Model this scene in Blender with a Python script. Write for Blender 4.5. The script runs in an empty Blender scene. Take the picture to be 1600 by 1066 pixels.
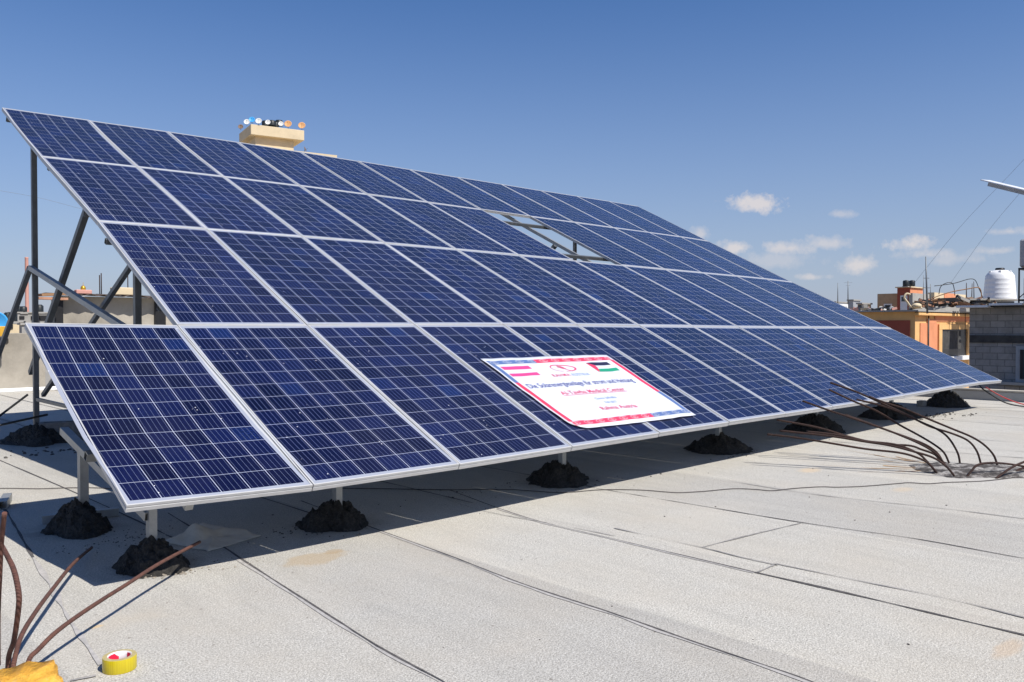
import bpy, bmesh, math, random
import numpy as np
from mathutils import Vector, Matrix, noise
random.seed(7)
R = math.radians
scene = bpy.context.scene
# ------------------------------------------------------------------ camera
CAM = np.array([-1.36697, -3.94361, 1.25335])
F = 1305.397
RW = np.array([[0.71819046, -0.69584658, 0.0], [-0.01182938, -0.01220923, -0.99985549], [0.69574602, 0.71808668, -0.01699999]])
cd = bpy.data.cameras.new("camera"); cam = bpy.data.objects.new("camera", cd); scene.collection.objects.link(cam)
cd.sensor_width = 36; cd.lens = 36 * F / 1600; cd.clip_start = 0.05; cd.clip_end = 6000
m = Matrix((RW[0], -RW[1], -RW[2])).transposed().to_4x4(); m.translation = CAM
cam.matrix_world = m; scene.camera = cam
# ------------------------------------------------------------------ sun + sky
TRAVEL = Vector((-0.10, 0.75, -1.0)).normalized()
to_sun = -TRAVEL
sun_el = math.asin(to_sun.z); sun_az = math.atan2(to_sun.x, to_sun.y)
sd = bpy.data.lights.new("sun", 'SUN'); sd.energy = 5.0; sd.angle = R(0.5); sd.color = (1.0, 0.955, 0.88)
so = bpy.data.objects.new("sun", sd); scene.collection.objects.link(so)
so.rotation_euler = to_sun.to_track_quat('Z', 'Y').to_euler()
w = bpy.data.worlds.new("World"); scene.world = w; w.use_nodes = True
wn = w.node_tree.nodes; wl = w.node_tree.links; wn.clear()
sky = wn.new("ShaderNodeTexSky"); sky.sky_type = 'NISHITA'; sky.sun_disc = False
sky.sun_elevation = sun_el; sky.sun_rotation = sun_az; sky.altitude = 0; sky.air_density = 1.0; sky.dust_density = 0.15; sky.ozone_density = 2.6
bg = wn.new("ShaderNodeBackground"); bg.inputs[1].default_value = 0.082
wo = wn.new("ShaderNodeOutputWorld")
scene.view_settings.view_transform = 'Standard'; scene.view_settings.look = 'None'
scene.view_settings.exposure = 0.27; scene.view_settings.gamma = 1

def ray(px, py): return np.array([(px - 800) / F, (py - 533) / F, 1.0]) @ RW
def at(px, py, d): return Vector(CAM + ray(px, py) * d)            # d = depth in metres
def onz(px, py, z=0.0): r = ray(px, py); return Vector(CAM + r * ((z - CAM[2]) / r[2]))
def onX(px, py, X): r = ray(px, py); return Vector(CAM + r * ((X - CAM[0]) / r[0]))
def onY(px, py, Y): r = ray(px, py); return Vector(CAM + r * ((Y - CAM[1]) / r[1]))

# clouds: small fair-weather cumulus far away, part of the sky by direction
def wnode(t, **k):
    n = wn.new(t)
    for a, b in k.items(): setattr(n, a, b)
    return n
def wmath(op, a, b=None, c=None, clamp=False):
    n = wn.new("ShaderNodeMath"); n.operation = op; n.use_clamp = clamp
    for i, v in enumerate((a, b, c)):
        if v is None: continue
        if isinstance(v, (int, float)): n.inputs[i].default_value = v
        else: wl.new(v, n.inputs[i])
    return n.outputs[0]
tc = wnode("ShaderNodeTexCoord")
nz = wnode("ShaderNodeTexNoise"); nz.inputs['Scale'].default_value = 58; nz.inputs['Detail'].default_value = 9; nz.inputs['Roughness'].default_value = 0.62
wl.new(tc.outputs['Generated'], nz.inputs['Vector'])
nzw = wnode("ShaderNodeTexNoise"); nzw.inputs['Scale'].default_value = 9; nzw.inputs['Detail'].default_value = 4
wl.new(tc.outputs['Generated'], nzw.inputs['Vector'])
# (azimuth px, elevation px, half width, half height, density) measured as directions from the roof
CL = [(1187, 318, 50, 19, 1.0), (1175, 325, 40, 10, .6), (1315, 335, 26, 8, .35), (1235, 388, 42, 13, .6), (1290, 380, 32, 13, .5), (1147, 388, 24, 13, .75), (1095, 366, 18, 12, .5),
      (1420, 382, 38, 16, .85), (1450, 398, 50, 12, .5), (1343, 414, 28, 16, .7), (1268, 433, 22, 6, .5), (1575, 362, 40, 9, .5), (1555, 392, 30, 8, .45), (1480, 405, 60, 14, .35), (1200, 408, 70, 16, .3),
      (1700, 340, 60, 20, .8), (1900, 380, 90, 22, .8), (2050, 300, 60, 18, .7)]
nn = wmath('ADD', wmath('MULTIPLY', wmath('SUBTRACT', nz.outputs['Fac'], 0.5), 2.4), wmath('MULTIPLY', wmath('SUBTRACT', nzw.outputs['Fac'], 0.5), 1.4))
dens = None
for (cx, cy, a, b, k) in CL:
    d = Vector(ray(cx, cy)).normalized()
    right = Vector(RW[0]); right = (right - d * right.dot(d)).normalized(); upv = right.cross(d)
    if upv.z < 0: upv = -upv
    def dot(v):
        n = wn.new("ShaderNodeVectorMath"); n.operation = 'DOT_PRODUCT'; wl.new(tc.outputs['Generated'], n.inputs[0]); n.inputs[1].default_value = v; return n.outputs['Value']
    dist0 = math.sqrt(1 + ((cx - 800) / F) ** 2 + ((cy - 533) / F) ** 2)
    x = wmath('MULTIPLY', dot(right), F * dist0 / a); y = wmath('MULTIPLY', dot(upv), F * dist0 / b)
    # flat-ish base: squash the lower half
    ylow = wmath('MULTIPLY', wmath('MINIMUM', y, 0.0), 1.25); yhi = wmath('MAXIMUM', y, 0.0); y2 = wmath('ADD', ylow, yhi)
    r2 = wmath('ADD', wmath('MULTIPLY', x, x), wmath('MULTIPLY', y2, y2))
    g = wmath('MULTIPLY', wmath('SUBTRACT', wmath('ADD', nn, 1.0), wmath('SQRT', r2)), 1.15)
    front = wmath('GREATER_THAN', dot(d), 0.5)
    g = wmath('MULTIPLY', wmath('MINIMUM', wmath('MAXIMUM', g, 0.0), 1.0), wmath('MULTIPLY', front, k))
    dens = g if dens is None else wmath('MAXIMUM', dens, g)
cl = wmath('MULTIPLY', dens, 0.85, clamp=True)
cl = wmath('SMOOTH_MIN', wmath('MULTIPLY', cl, 1.25), 0.80, 0.25)
cmix = wnode("ShaderNodeMix", data_type='RGBA'); wl.new(cl, cmix.inputs[0])
hs = wnode("ShaderNodeHueSaturation"); hs.inputs['Saturation'].default_value = 1.22; hs.inputs['Value'].default_value = 1.0
tint = wnode('ShaderNodeMix', data_type='RGBA', blend_type='MULTIPLY'); tint.inputs[0].default_value = 1; tint.inputs[7].default_value = (.96, .97, 1.14, 1)
wl.new(sky.outputs[0], hs.inputs['Color']); wl.new(hs.outputs[0], tint.inputs[6]); 
sz = wn.new("ShaderNodeSeparateXYZ"); wl.new(tc.outputs['Generated'], sz.inputs[0])
hz = wmath('POWER', wmath('SUBTRACT', 1.0, wmath('DIVIDE', wmath('ABSOLUTE', sz.outputs[2]), 0.42), clamp=True), 1.6)
hmix = wnode('ShaderNodeMix', data_type='RGBA'); wl.new(wmath('MULTIPLY', hz, .85), hmix.inputs[0]); wl.new(tint.outputs[2], hmix.inputs[6]); hmix.inputs[7].default_value = (3.7, 4.3, 5.8, 1)
wl.new(hmix.outputs[2], cmix.inputs[6]); cmix.inputs[7].default_value = (7.9, 7.3, 7.1, 1)
wl.new(cmix.outputs[2], bg.inputs[0]); wl.new(bg.outputs[0], wo.inputs[0])

# ------------------------------------------------------------------ material helpers
class NT:
    def __init__(s, name):
        s.m = bpy.data.materials.new(name); s.m.use_nodes = True; s.n = s.m.node_tree.nodes; s.l = s.m.node_tree.links
        s.p = s.n['Principled BSDF']
    def node(s, t, **k):
        n = s.n.new(t)
        for a, b in k.items(): setattr(n, a, b)
        return n
    def math(s, op, *a, clamp=False):
        n = s.n.new("ShaderNodeMath"); n.operation = op; n.use_clamp = clamp
        for i, v in enumerate(a):
            if isinstance(v, (int, float)): n.inputs[i].default_value = v
            else: s.l.new(v, n.inputs[i])
        return n.outputs[0]
    def obj(s): 
        if not hasattr(s, 'tc'): s.tc = s.n.new("ShaderNodeTexCoord")
        return s.tc.outputs['Object']
    def uv(s):
        s.obj(); return s.tc.outputs['UV']
    def geo(s):
        if not hasattr(s, 'g'): s.g = s.n.new("ShaderNodeNewGeometry")
        return s.g.outputs['Position']
    def noise(s, vec, scale, detail=4, rough=.55, sc=None):
        n = s.n.new("ShaderNodeTexNoise"); n.inputs['Scale'].default_value = scale; n.inputs['Detail'].default_value = detail; n.inputs['Roughness'].default_value = rough
        if sc is not None:
            mp = s.n.new("ShaderNodeMapping"); mp.inputs['Scale'].default_value = sc; s.l.new(vec, mp.inputs[0]); vec = mp.outputs[0]
        s.l.new(vec, n.inputs['Vector']); return n.outputs['Fac']
    def ramp(s, f, stops):
        n = s.n.new("ShaderNodeValToRGB"); e = n.color_ramp.elements
        while len(e) < len(stops): e.new(0.5)
        for i, (p, c) in enumerate(stops):
            e[i].position = p; e[i].color = (*c, 1) if len(c) == 3 else c
        s.l.new(f, n.inputs[0]); return n.outputs[0]
    def mix(s, f, a, b, mode='MIX'):
        n = s.n.new("ShaderNodeMix"); n.data_type = 'RGBA'; n.blend_type = mode
        for i, v in ((0, f), (6, a), (7, b)):
            if isinstance(v, (int, float)): n.inputs[i].default_value = v
            elif isinstance(v, tuple): n.inputs[i].default_value = (*v, 1) if len(v) == 3 else v
            else: s.l.new(v, n.inputs[i])
        return n.outputs[2]
    def bump(s, h, strength=.3, dist=.01):
        n = s.n.new("ShaderNodeBump"); n.inputs['Strength'].default_value = strength; n.inputs['Distance'].default_value = dist
        s.l.new(h, n.inputs['Height']); s.l.new(n.outputs[0], s.p.inputs['Normal'])
    def base(s, c):
        if isinstance(c, tuple): s.p.inputs['Base Color'].default_value = (*c, 1)
        else: s.l.new(c, s.p.inputs['Base Color'])
    def set(s, **k):
        for a, b in k.items():
            a = a.replace('_', ' ')
            if isinstance(b, (int, float, tuple)): s.p.inputs[a].default_value = b
            else: s.l.new(b, s.p.inputs[a])

def simple(name, c, rough=.7, metal=0, var=.25, scale=6, bumpv=.15, bs=60, coord='geo', spec=.4):
    t = NT(name); v = t.geo() if coord == 'geo' else t.obj()
    f = t.noise(v, scale, 6, .65)
    lo = tuple(x * (1 - var) for x in c); hi = tuple(min(1, x * (1 + var * .6)) for x in c)
    t.base(t.ramp(f, [(.3, lo), (.7, hi)])); t.set(Roughness=rough, Metallic=metal)
    t.p.inputs['Specular IOR Level'].default_value = spec
    if bumpv: t.bump(t.noise(v, bs, 4), bumpv, .01)
    return t.m
M = {}
# roof membrane: pale mineral felt
def roof_mat():
    t = NT("roof_felt"); g = t.geo()
    fine = t.noise(g, 120, 2, .9); mid = t.noise(g, 30, 6, .8); big = t.noise(g, .9, 5, .6); streak = t.noise(g, 2.2, 6, .7, (3.2, .6, 1))
    c = t.ramp(fine, [(.38, (.22, .208, .185)), (.5, (.47, .452, .412)), (.62, (.74, .717, .66))])
    c = t.mix(.45, c, t.ramp(mid, [(.32, (.34, .322, .29)), (.62, (.53, .51, .465))]))
    c = t.mix(t.math('MULTIPLY', t.ramp(streak, [(.45, (0, 0, 0)), (.75, (1, 1, 1))]), .30), c, (.27, .26, .24))
    c = t.mix(t.math('MULTIPLY', t.ramp(big, [(.45, (0, 0, 0)), (.7, (1, 1, 1))]), .40), c, (.46, .41, .335))
    # each felt strip (1 m wide, running away from the camera) a slightly different tone
    sp = t.node("ShaderNodeSeparateXYZ"); t.l.new(g, sp.inputs[0])
    wv = t.math('ADD', sp.outputs[0], t.math('MULTIPLY', t.noise(g, .5, 2), .2))
    strip = t.node("ShaderNodeTexWhiteNoise", noise_dimensions='1D'); t.l.new(t.math('FLOOR', t.math('ADD', t.math('MULTIPLY', sp.outputs[0], .98), .43)), strip.inputs['W'])
    c = t.mix(1.0, c, t.ramp(strip.outputs[0], [(0, (.90, .90, .905)), (1, (1.05, 1.045, 1.03))]), 'MULTIPLY')
    fr_ = t.math('FRACT', t.math('DIVIDE', t.math('SUBTRACT', sp.outputs[0], .58), 1.01))
    c = t.mix(1.0, c, t.ramp(fr_, [(0, (1.04, 1.04, 1.035)), (.10, (1.03, 1.03, 1.03)), (.2, (1, 1, 1)), (.88, (1, 1, 1)), (.97, (.96, .955, .955)), (1, (.98, .98, .98))]), 'MULTIPLY')
    fl = t.math('MULTIPLY', t.ramp(t.noise(g, 75, 4, .85, (1, 1.6, 1)), [(.56, (0, 0, 0)), (.66, (1, 1, 1))]), t.ramp(t.noise(g, 2.6, 5, .7), [(.42, (0, 0, 0)), (.66, (1, 1, 1))]))
    c = t.mix(t.math('MULTIPLY', fl, .75), c, (.15, .14, .125))
    fl2 = t.ramp(t.noise(g, 48, 3, .9), [(.60, (0, 0, 0)), (.70, (1, 1, 1))]); c = t.mix(t.math('MULTIPLY', fl2, .35), c, (.20, .19, .17))
    # stains: (x, y, radius x, radius y, rotation-free), colour, strength
    wob = t.math('MULTIPLY', t.math('SUBTRACT', t.noise(g, 7, 5, .65), .5), 1.3)
    def blob(x, y, rx, ry, edge=.35):
        a = t.math('DIVIDE', t.math('SUBTRACT', sp.outputs[0], x), rx); b = t.math('DIVIDE', t.math('SUBTRACT', sp.outputs[1], y), ry)
        r = t.math('SQRT', t.math('ADD', t.math('MULTIPLY', a, a), t.math('MULTIPLY', b, b)))
        return t.math('DIVIDE', t.math('SUBTRACT', t.math('ADD', 1.0, wob), r), edge, clamp=True)
    def st(px, py, rx, ry, col, k, edge=.35):
        nonlocal c
        p = onz(px, py); c = t.mix(t.math('MULTIPLY', blob(p.x, p.y, rx, ry, edge), k), c, col)
    st(492, 873, .20, .13, (.40, .31, .20), .62); st(520, 862, .07, .05, (.36, .26, .15), .5)
    st(200, 968, .22, .12, (.50, .43, .33), .30, .8); st(148, 980, .035, .02, (.62, .45, .24), .7)
    st(800, 1010, .30, .18, (.50, .44, .36), .22, .9); st(1575, 1012, .16, .05, (.52, .38, .25), .45)
    st(1265, 735, .20, .10, (.62, .47, .30), .55, .6); st(1410, 765, .16, .08, (.60, .46, .30), .4, .7)
    st(1120, 800, .7, .3, (.55, .50, .42), .25, .9)
    st(60, 835, .10, .10, (.2, .2, .19), .4); st(1530, 740, .62, .42, (.50, .49, .47), .35)
    spots = t.ramp(t.noise(g, 11, 4, .75), [(.66, (0, 0, 0)), (.72, (1, 1, 1))]); c = t.mix(t.math('MULTIPLY', spots, .22), c, (.2, .185, .165))
    dots = t.node("ShaderNodeTexVoronoi"); dots.inputs['Scale'].default_value = 14; t.l.new(g, dots.inputs['Vector'])
    sdc = t.node("ShaderNodeSeparateColor"); t.l.new(dots.outputs['Color'], sdc.inputs[0])
    c = t.mix(t.math('MULTIPLY', t.math('MULTIPLY', t.math('LESS_THAN', dots.outputs['Distance'], .09), t.math('GREATER_THAN', sdc.outputs[0], .80)), .6), c, (.14, .12, .10))
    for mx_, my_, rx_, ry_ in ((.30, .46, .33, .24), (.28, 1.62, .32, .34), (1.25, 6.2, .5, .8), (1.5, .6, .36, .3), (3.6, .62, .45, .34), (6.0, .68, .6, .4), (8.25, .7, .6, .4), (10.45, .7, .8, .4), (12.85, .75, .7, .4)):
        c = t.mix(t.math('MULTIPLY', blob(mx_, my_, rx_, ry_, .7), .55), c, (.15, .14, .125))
    t.base(c); t.set(Roughness=.92); t.p.inputs['Specular IOR Level'].default_value = .2
    h = t.math('ADD', t.math('ADD', t.math('MULTIPLY', fine, .8), t.math('MULTIPLY', mid, .8)), t.math('MULTIPLY', t.noise(g, 4.5, 3, .5, (1, .35, 1)), 2.2)); t.bump(h, .7, .007)
    return t.m
M['roof'] = roof_mat()
M['seam'] = simple("bitumen_seam", (.095, .088, .085), .9, var=.5, scale=30)
M['seamlight'] = simple("dusty_seam", (.30, .285, .27), .95, var=.4, scale=20)
M['stainstrip'] = simple("felt_edge", (.40, .38, .36), .95, var=.25, scale=25)
M['alu'] = simple("frame_aluminium", (.52, .515, .51), .45, .15, var=.08, scale=20, bumpv=.03)
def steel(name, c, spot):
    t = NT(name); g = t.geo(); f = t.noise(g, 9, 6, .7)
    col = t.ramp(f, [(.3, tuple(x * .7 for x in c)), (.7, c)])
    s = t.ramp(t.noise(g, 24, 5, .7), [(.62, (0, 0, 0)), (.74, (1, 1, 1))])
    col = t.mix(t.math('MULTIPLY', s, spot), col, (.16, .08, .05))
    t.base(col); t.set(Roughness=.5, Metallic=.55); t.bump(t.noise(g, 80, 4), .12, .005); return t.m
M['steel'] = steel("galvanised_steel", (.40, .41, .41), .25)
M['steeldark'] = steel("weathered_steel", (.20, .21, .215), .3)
M['black'] = simple("black_rubber", (.02, .02, .02), .5, var=.2)
M['cable'] = simple("dark_cable", (.07, .06, .055), .6, var=.3)
M['wire'] = simple('thin_wire', (.22, .24, .28), .6)
M['redcable'] = simple("red_cable", (.45, .03, .03), .5)
def rust_mat(name, a, b):
    t = NT(name); g = t.geo(); f = t.noise(g, 22, 6, .7)
    wv = t.node("ShaderNodeTexWave", wave_type='BANDS', bands_direction='DIAGONAL'); wv.inputs['Scale'].default_value = 40; wv.inputs['Distortion'].default_value = .6
    t.l.new(g, wv.inputs['Vector'])
    t.base(t.ramp(f, [(.3, a), (.7, b)])); t.set(Roughness=.85); t.bump(t.math('ADD', wv.outputs['Fac'], t.noise(g, 120, 3)), .7, .004); return t.m
M['rust'] = rust_mat("rusty_rebar", (.018, .009, .007), (.055, .023, .015))
M['rustlight'] = rust_mat("rusty_rebar_brown", (.060, .026, .020), (.15, .062, .042))
def mortar():
    t = NT("mortar_heap"); g = t.geo(); f = t.noise(g, 45, 7, .85)
    t.base(t.ramp(f, [(.3, (.010, .009, .008)), (.52, (.045, .041, .036)), (.72, (.13, .118, .10))])); t.set(Roughness=.95)
    t.bump(t.noise(g, 55, 6, .75), 1.0, .03); return t.m
M['mortar'] = mortar()
M['crumb'] = simple("mortar_crumbs", (.30, .26, .21), .95, var=.5, scale=40)
M['crumbdark'] = simple("dark_crumbs", (.12, .11, .10), .95, var=.5, scale=40)
M['block'] = simple("concrete_block", (.22, .21, .20), .95, var=.35, scale=15, bumpv=.5)
def cell_mat():
    t = NT("solar_cells"); uv = t.uv()
    sp = t.node("ShaderNodeSeparateXYZ"); t.l.new(uv, sp.inputs[0])
    mx, my, p = .030, .038, .15767
    x = t.math('DIVIDE', t.math('SUBTRACT', sp.outputs[0], mx), p); y = t.math('DIVIDE', t.math('SUBTRACT', sp.outputs[1], my), p)
    fx = t.math('FRACT', x); fy = t.math('FRACT', y)
    def edge(f, wd): return t.math('GREATER_THAN', t.math('ABSOLUTE', t.math('SUBTRACT', f, .5)), .5 - wd)
    gap = t.math('MAXIMUM', edge(fx, .0115), edge(fy, .0085))
    out = t.math('MAXIMUM', t.math('MAXIMUM', t.math('LESS_THAN', x, 0.0), t.math('GREATER_THAN', x, 6.0)), t.math('MAXIMUM', t.math('LESS_THAN', y, 0.0), t.math('GREATER_THAN', y, 12.0)))
    gap = t.math('MAXIMUM', gap, out)
    bus = t.math('LESS_THAN', t.math('ABSOLUTE', t.math('SUBTRACT', t.math('FRACT', t.math('MULTIPLY', fx, 5.0)), .5)), .030)
    oi = t.node("ShaderNodeObjectInfo")
    cv = t.node("ShaderNodeCombineXYZ"); t.l.new(t.math('FLOOR', x), cv.inputs[0]); t.l.new(t.math('FLOOR', y), cv.inputs[1]); t.l.new(t.math('MULTIPLY', oi.outputs['Random'], 97.0), cv.inputs[2])
    wn_ = t.node("ShaderNodeTexWhiteNoise", noise_dimensions='3D'); t.l.new(cv.outputs[0], wn_.inputs['Vector'])
    cellc = t.ramp(wn_.outputs[0], [(0, (.0028, .0032, .022)), (.6, (.0045, .0060, .039)), (.97, (.0055, .0095, .056)), (1, (.006, .017, .085))])
    vo = t.node("ShaderNodeTexVoronoi"); vo.inputs['Scale'].default_value = 110; t.l.new(uv, vo.inputs['Vector'])
    sv = t.node("ShaderNodeSeparateColor"); t.l.new(vo.outputs['Color'], sv.inputs[0])
    cellc = t.mix(1.0, cellc, t.ramp(sv.outputs[0], [(0, (.80, .80, .82)), (1, (1.2, 1.2, 1.18))]), 'MULTIPLY')
    pv = t.ramp(oi.outputs['Random'], [(0, (.85, .85, .9)), (1, (1.2, 1.15, 1.12))]); cellc = t.mix(1.0, cellc, pv, 'MULTIPLY')
    c = t.mix(bus, cellc, (.12, .14, .21)); outc = t.mix(out, (.44, .47, .56), (.30, .32, .38)); c = t.mix(gap, c, outc)
    # sun glints painted into the colour as sparse pale specks
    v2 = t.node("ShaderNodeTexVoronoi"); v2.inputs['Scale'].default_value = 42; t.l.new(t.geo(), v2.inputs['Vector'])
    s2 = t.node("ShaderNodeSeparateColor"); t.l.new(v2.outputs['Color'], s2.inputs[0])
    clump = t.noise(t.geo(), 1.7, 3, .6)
    glint = t.math('MULTIPLY', t.math('LESS_THAN', v2.outputs['Distance'], .15), t.math('GREATER_THAN', t.math('ADD', s2.outputs[0], t.math('MULTIPLY', t.math('SUBTRACT', clump, .5), .30)), .976))
    c = t.mix(glint, c, (.85, .83, .80))
    dust = t.noise(t.geo(), 1.1, 6, .7); c = t.mix(t.math('MULTIPLY', t.ramp(dust, [(.4, (0, 0, 0)), (.8, (1, 1, 1))]), .02), c, (.45, .42, .38))
    t.base(c); t.set(Roughness=.35)
    t.p.inputs['Specular IOR Level'].default_value = 0
    t.p.inputs['Coat Weight'].default_value = 1; t.p.inputs['Coat Roughness'].default_value = .045; t.p.inputs['Coat IOR'].default_value = 1.42
    return t.m
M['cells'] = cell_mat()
M['back'] = simple("backsheet", (.42, .43, .45), .6, var=.05, bumpv=0)
M['plaster'] = simple("beige_plaster", (.38, .345, .29), .95, var=.42, scale=.8, bumpv=.3, bs=20)
M['white'] = simple("white_paint", (.78, .78, .77), .6, var=.08)
M['cream'] = simple("cream_render", (.66, .54, .36), .9, var=.15, scale=.6)
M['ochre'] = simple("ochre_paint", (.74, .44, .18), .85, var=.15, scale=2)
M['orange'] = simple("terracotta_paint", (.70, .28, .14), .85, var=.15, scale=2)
M['darkred'] = simple("shade_and_red_paint", (.33, .08, .05), .85, var=.15, scale=2)  # villa tower: its orange with shade painted in; ochre house: red field
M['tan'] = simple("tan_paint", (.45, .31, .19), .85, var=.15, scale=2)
M['darkblock'] = simple('dark_blocks', (.06, .058, .056), .95, var=.4, scale=5)
M['conc'] = simple("grey_concrete", (.34, .33, .31), .95, var=.2, scale=.8)
M['shedroof'] = simple('dark_roof_sheet', (.10, .075, .06), .85, var=.5, scale=3)
M['pinkc'] = simple("pink_render", (.62, .32, .26), .9, var=.12, scale=.5)
M['dark'] = simple("dark_opening", (.02, .02, .022), .4, var=.2)
M['glass'] = simple("window_glass", (.05, .07, .075), .1, var=.1, bumpv=0)
M['gold'] = simple("gold_dome", (.60, .33, .04), .35, .6, var=.15, scale=3)
M['tankwhite'] = simple("white_plastic", (.80, .80, .80), .45, var=.05, bumpv=0)
M['tankblack'] = simple("black_plastic", (.018, .022, .024), .45, var=.2, bumpv=0)
M['tankblue'] = simple("grey_sheet_metal", (.36, .37, .39), .5, .2, var=.2, scale=2, bumpv=0)
M['rustsheet'] = simple("rusty_sheet", (.42, .22, .14), .85, var=.45, scale=3)
M['ground'] = simple("sandy_ground", (.33, .28, .21), 1, var=.25, scale=.02, bumpv=0)
M['bluedish'] = simple("blue_enamel", (.05, .34, .72), .5, var=.08)
M['yellow'] = simple("yellow_paint", (.68, .38, .04), .6, var=.15)
M['dishw'] = simple("dish_white", (.68, .68, .66), .6, var=.15, scale=3)
M['disho'] = simple("dish_orange", (.62, .33, .14), .7, var=.2, scale=3)
M['dishb'] = simple("dish_brown", (.20, .13, .09), .7, var=.2, scale=3)
M['sheetw'] = simple("white_roof_sheet", (.68, .69, .71), .5, .1, var=.15, scale=4, bumpv=0)
M['wood'] = simple("weathered_wood", (.30, .17, .09), .9, var=.3, scale=6)
def blockwall():
    t = NT("grey_block_wall"); g = t.geo(); sp = t.node("ShaderNodeSeparateXYZ"); t.l.new(g, sp.inputs[0])
    cv = t.node("ShaderNodeCombineXYZ"); t.l.new(t.math('ADD', sp.outputs[0], sp.outputs[1]), cv.inputs[0]); t.l.new(sp.outputs[2], cv.inputs[1])
    b = t.node("ShaderNodeTexBrick"); b.offset = .5; b.inputs['Scale'].default_value = 1; b.inputs['Brick Width'].default_value = .32; b.inputs['Row Height'].default_value = .155
    b.inputs['Mortar Size'].default_value = .012; b.inputs['Mortar Smooth'].default_value = .4; b.inputs['Bias'].default_value = -.2
    b.inputs['Color1'].default_value = (.34, .32, .30, 1); b.inputs['Color2'].default_value = (.22, .21, .20, 1); b.inputs['Mortar'].default_value = (.09, .085, .08, 1)
    t.l.new(cv.outputs[0], b.inputs['Vector'])
    f = t.noise(g, 5, 6, .7); c = t.mix(.5, b.outputs['Color'], t.ramp(f, [(.3, (.13, .125, .12)), (.7, (.32, .31, .30))]))
    t.base(c); t.set(Roughness=.95); t.bump(b.outputs['Fac'], -.6, .02); return t.m
M['blockwall'] = blockwall()
def sack():
    t = NT("sack_cloth"); g = t.geo(); f = t.noise(g, 9, 5, .6); t.base(t.ramp(f, [(.3, (.52, .46, .38)), (.7, (.66, .60, .50))])); t.set(Roughness=.9); t.bump(t.noise(g, 14, 5, .6), .5, .02); return t.m
M['sack'] = sack()
def bagm():
    t = NT("orange_bag"); g = t.geo(); f = t.noise(g, 14, 6, .7)
    t.base(t.ramp(f, [(.3, (.72, .33, .03)), (.62, (.86, .47, .06)), (.8, (.9, .62, .25))])); t.set(Roughness=.42); t.bump(t.noise(g, 26, 6, .75), .9, .02); return t.m
M['bag'] = bagm()
def tapem():
    t = NT("yellow_tape"); o = t.obj(); sp = t.node("ShaderNodeSeparateXYZ"); t.l.new(o, sp.inputs[0])
    an = t.math('ARCTAN2', sp.outputs[1], sp.outputs[0]); cv = t.node("ShaderNodeCombineXYZ"); t.l.new(t.math('MULTIPLY', an, 7.0), cv.inputs[0])
    f = t.noise(cv.outputs[0], 2.2, 3, .6); t.base(t.ramp(f, [(.3, (.42, .30, .01)), (.6, (.56, .46, .015))])); t.set(Roughness=.18); return t.m
M['tape'] = tapem()
M['tapeside'] = simple("tape_side", (.46, .38, .17), .4, var=.2, scale=90)
M['card'] = simple("card_core", (.70, .70, .69), .6, var=.08)
M['pinkred'] = simple("red_print", (.72, .02, .06), .5, var=.05, bumpv=0)
M['banner'] = simple("banner_vinyl", (.60, .62, .67), .38, var=.03, bumpv=0)
M['bred'] = simple("banner_red", (.74, .04, .10), .4, var=.04, bumpv=0)
M['bpink'] = simple("banner_pink", (.80, .055, .22), .4, var=.04, bumpv=0)
M['bblue'] = simple("banner_blue", (.09, .15, .34), .4, var=.04, bumpv=0)
M['bgreen'] = simple("banner_green", (.02, .29, .16), .4, var=.04, bumpv=0)
M['bblack'] = simple("banner_black", (.02, .02, .05), .4, var=.04, bumpv=0)
M['binkblue'] = simple("ink_blue", (.05, .07, .28), .4, var=.04, bumpv=0)
M['binklight'] = simple("ink_light_blue", (.25, .35, .62), .4, var=.04, bumpv=0)
M['binkred'] = simple("ink_red", (.62, .06, .16), .4, var=.04, bumpv=0)

# ------------------------------------------------------------------ mesh helpers
def newobj(name, bm, mats, parent=None, smooth=False, loc=None):
    me = bpy.data.meshes.new(name); bm.normal_update(); bm.to_mesh(me); bm.free()
    if not isinstance(mats, (list, tuple)): mats = [mats]
    for a in mats: me.materials.append(M[a] if isinstance(a, str) else a)
    if smooth:
        for p in me.polygons: p.use_smooth = True
    o = bpy.data.objects.new(name, me); scene.collection.objects.link(o)
    if parent: o.parent = parent
    if loc is not None: o.location = loc
    return o
def tag(o, label, cat, group=None, kind=None):
    if label: o['label'] = label
    if cat: o['category'] = cat
    if group: o['group'] = group
    if kind: o['kind'] = kind
    return o
def thing(name, loc, label, cat, group=None):
    o = bpy.data.objects.new(name, None); scene.collection.objects.link(o); o.location = loc; o.empty_display_size = .1
    return tag(o, label, cat, group)
def box(bm, x0, x1, y0, y1, z0, z1, bev=0, mi=0):
    vs = [bm.verts.new((x, y, z)) for z in (z0, z1) for y in (y0, y1) for x in (x0, x1)]
    fs = [bm.faces.new([vs[i] for i in q]) for q in ((0, 2, 3, 1), (4, 5, 7, 6), (0, 1, 5, 4), (2, 6, 7, 3), (0, 4, 6, 2), (1, 3, 7, 5))]
    for f in fs: f.material_index = mi
    if bev:
        es = list({e for f in fs for e in f.edges}); bmesh.ops.bevel(bm, geom=es, offset=bev, segments=1, affect='EDGES')
    return fs
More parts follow.
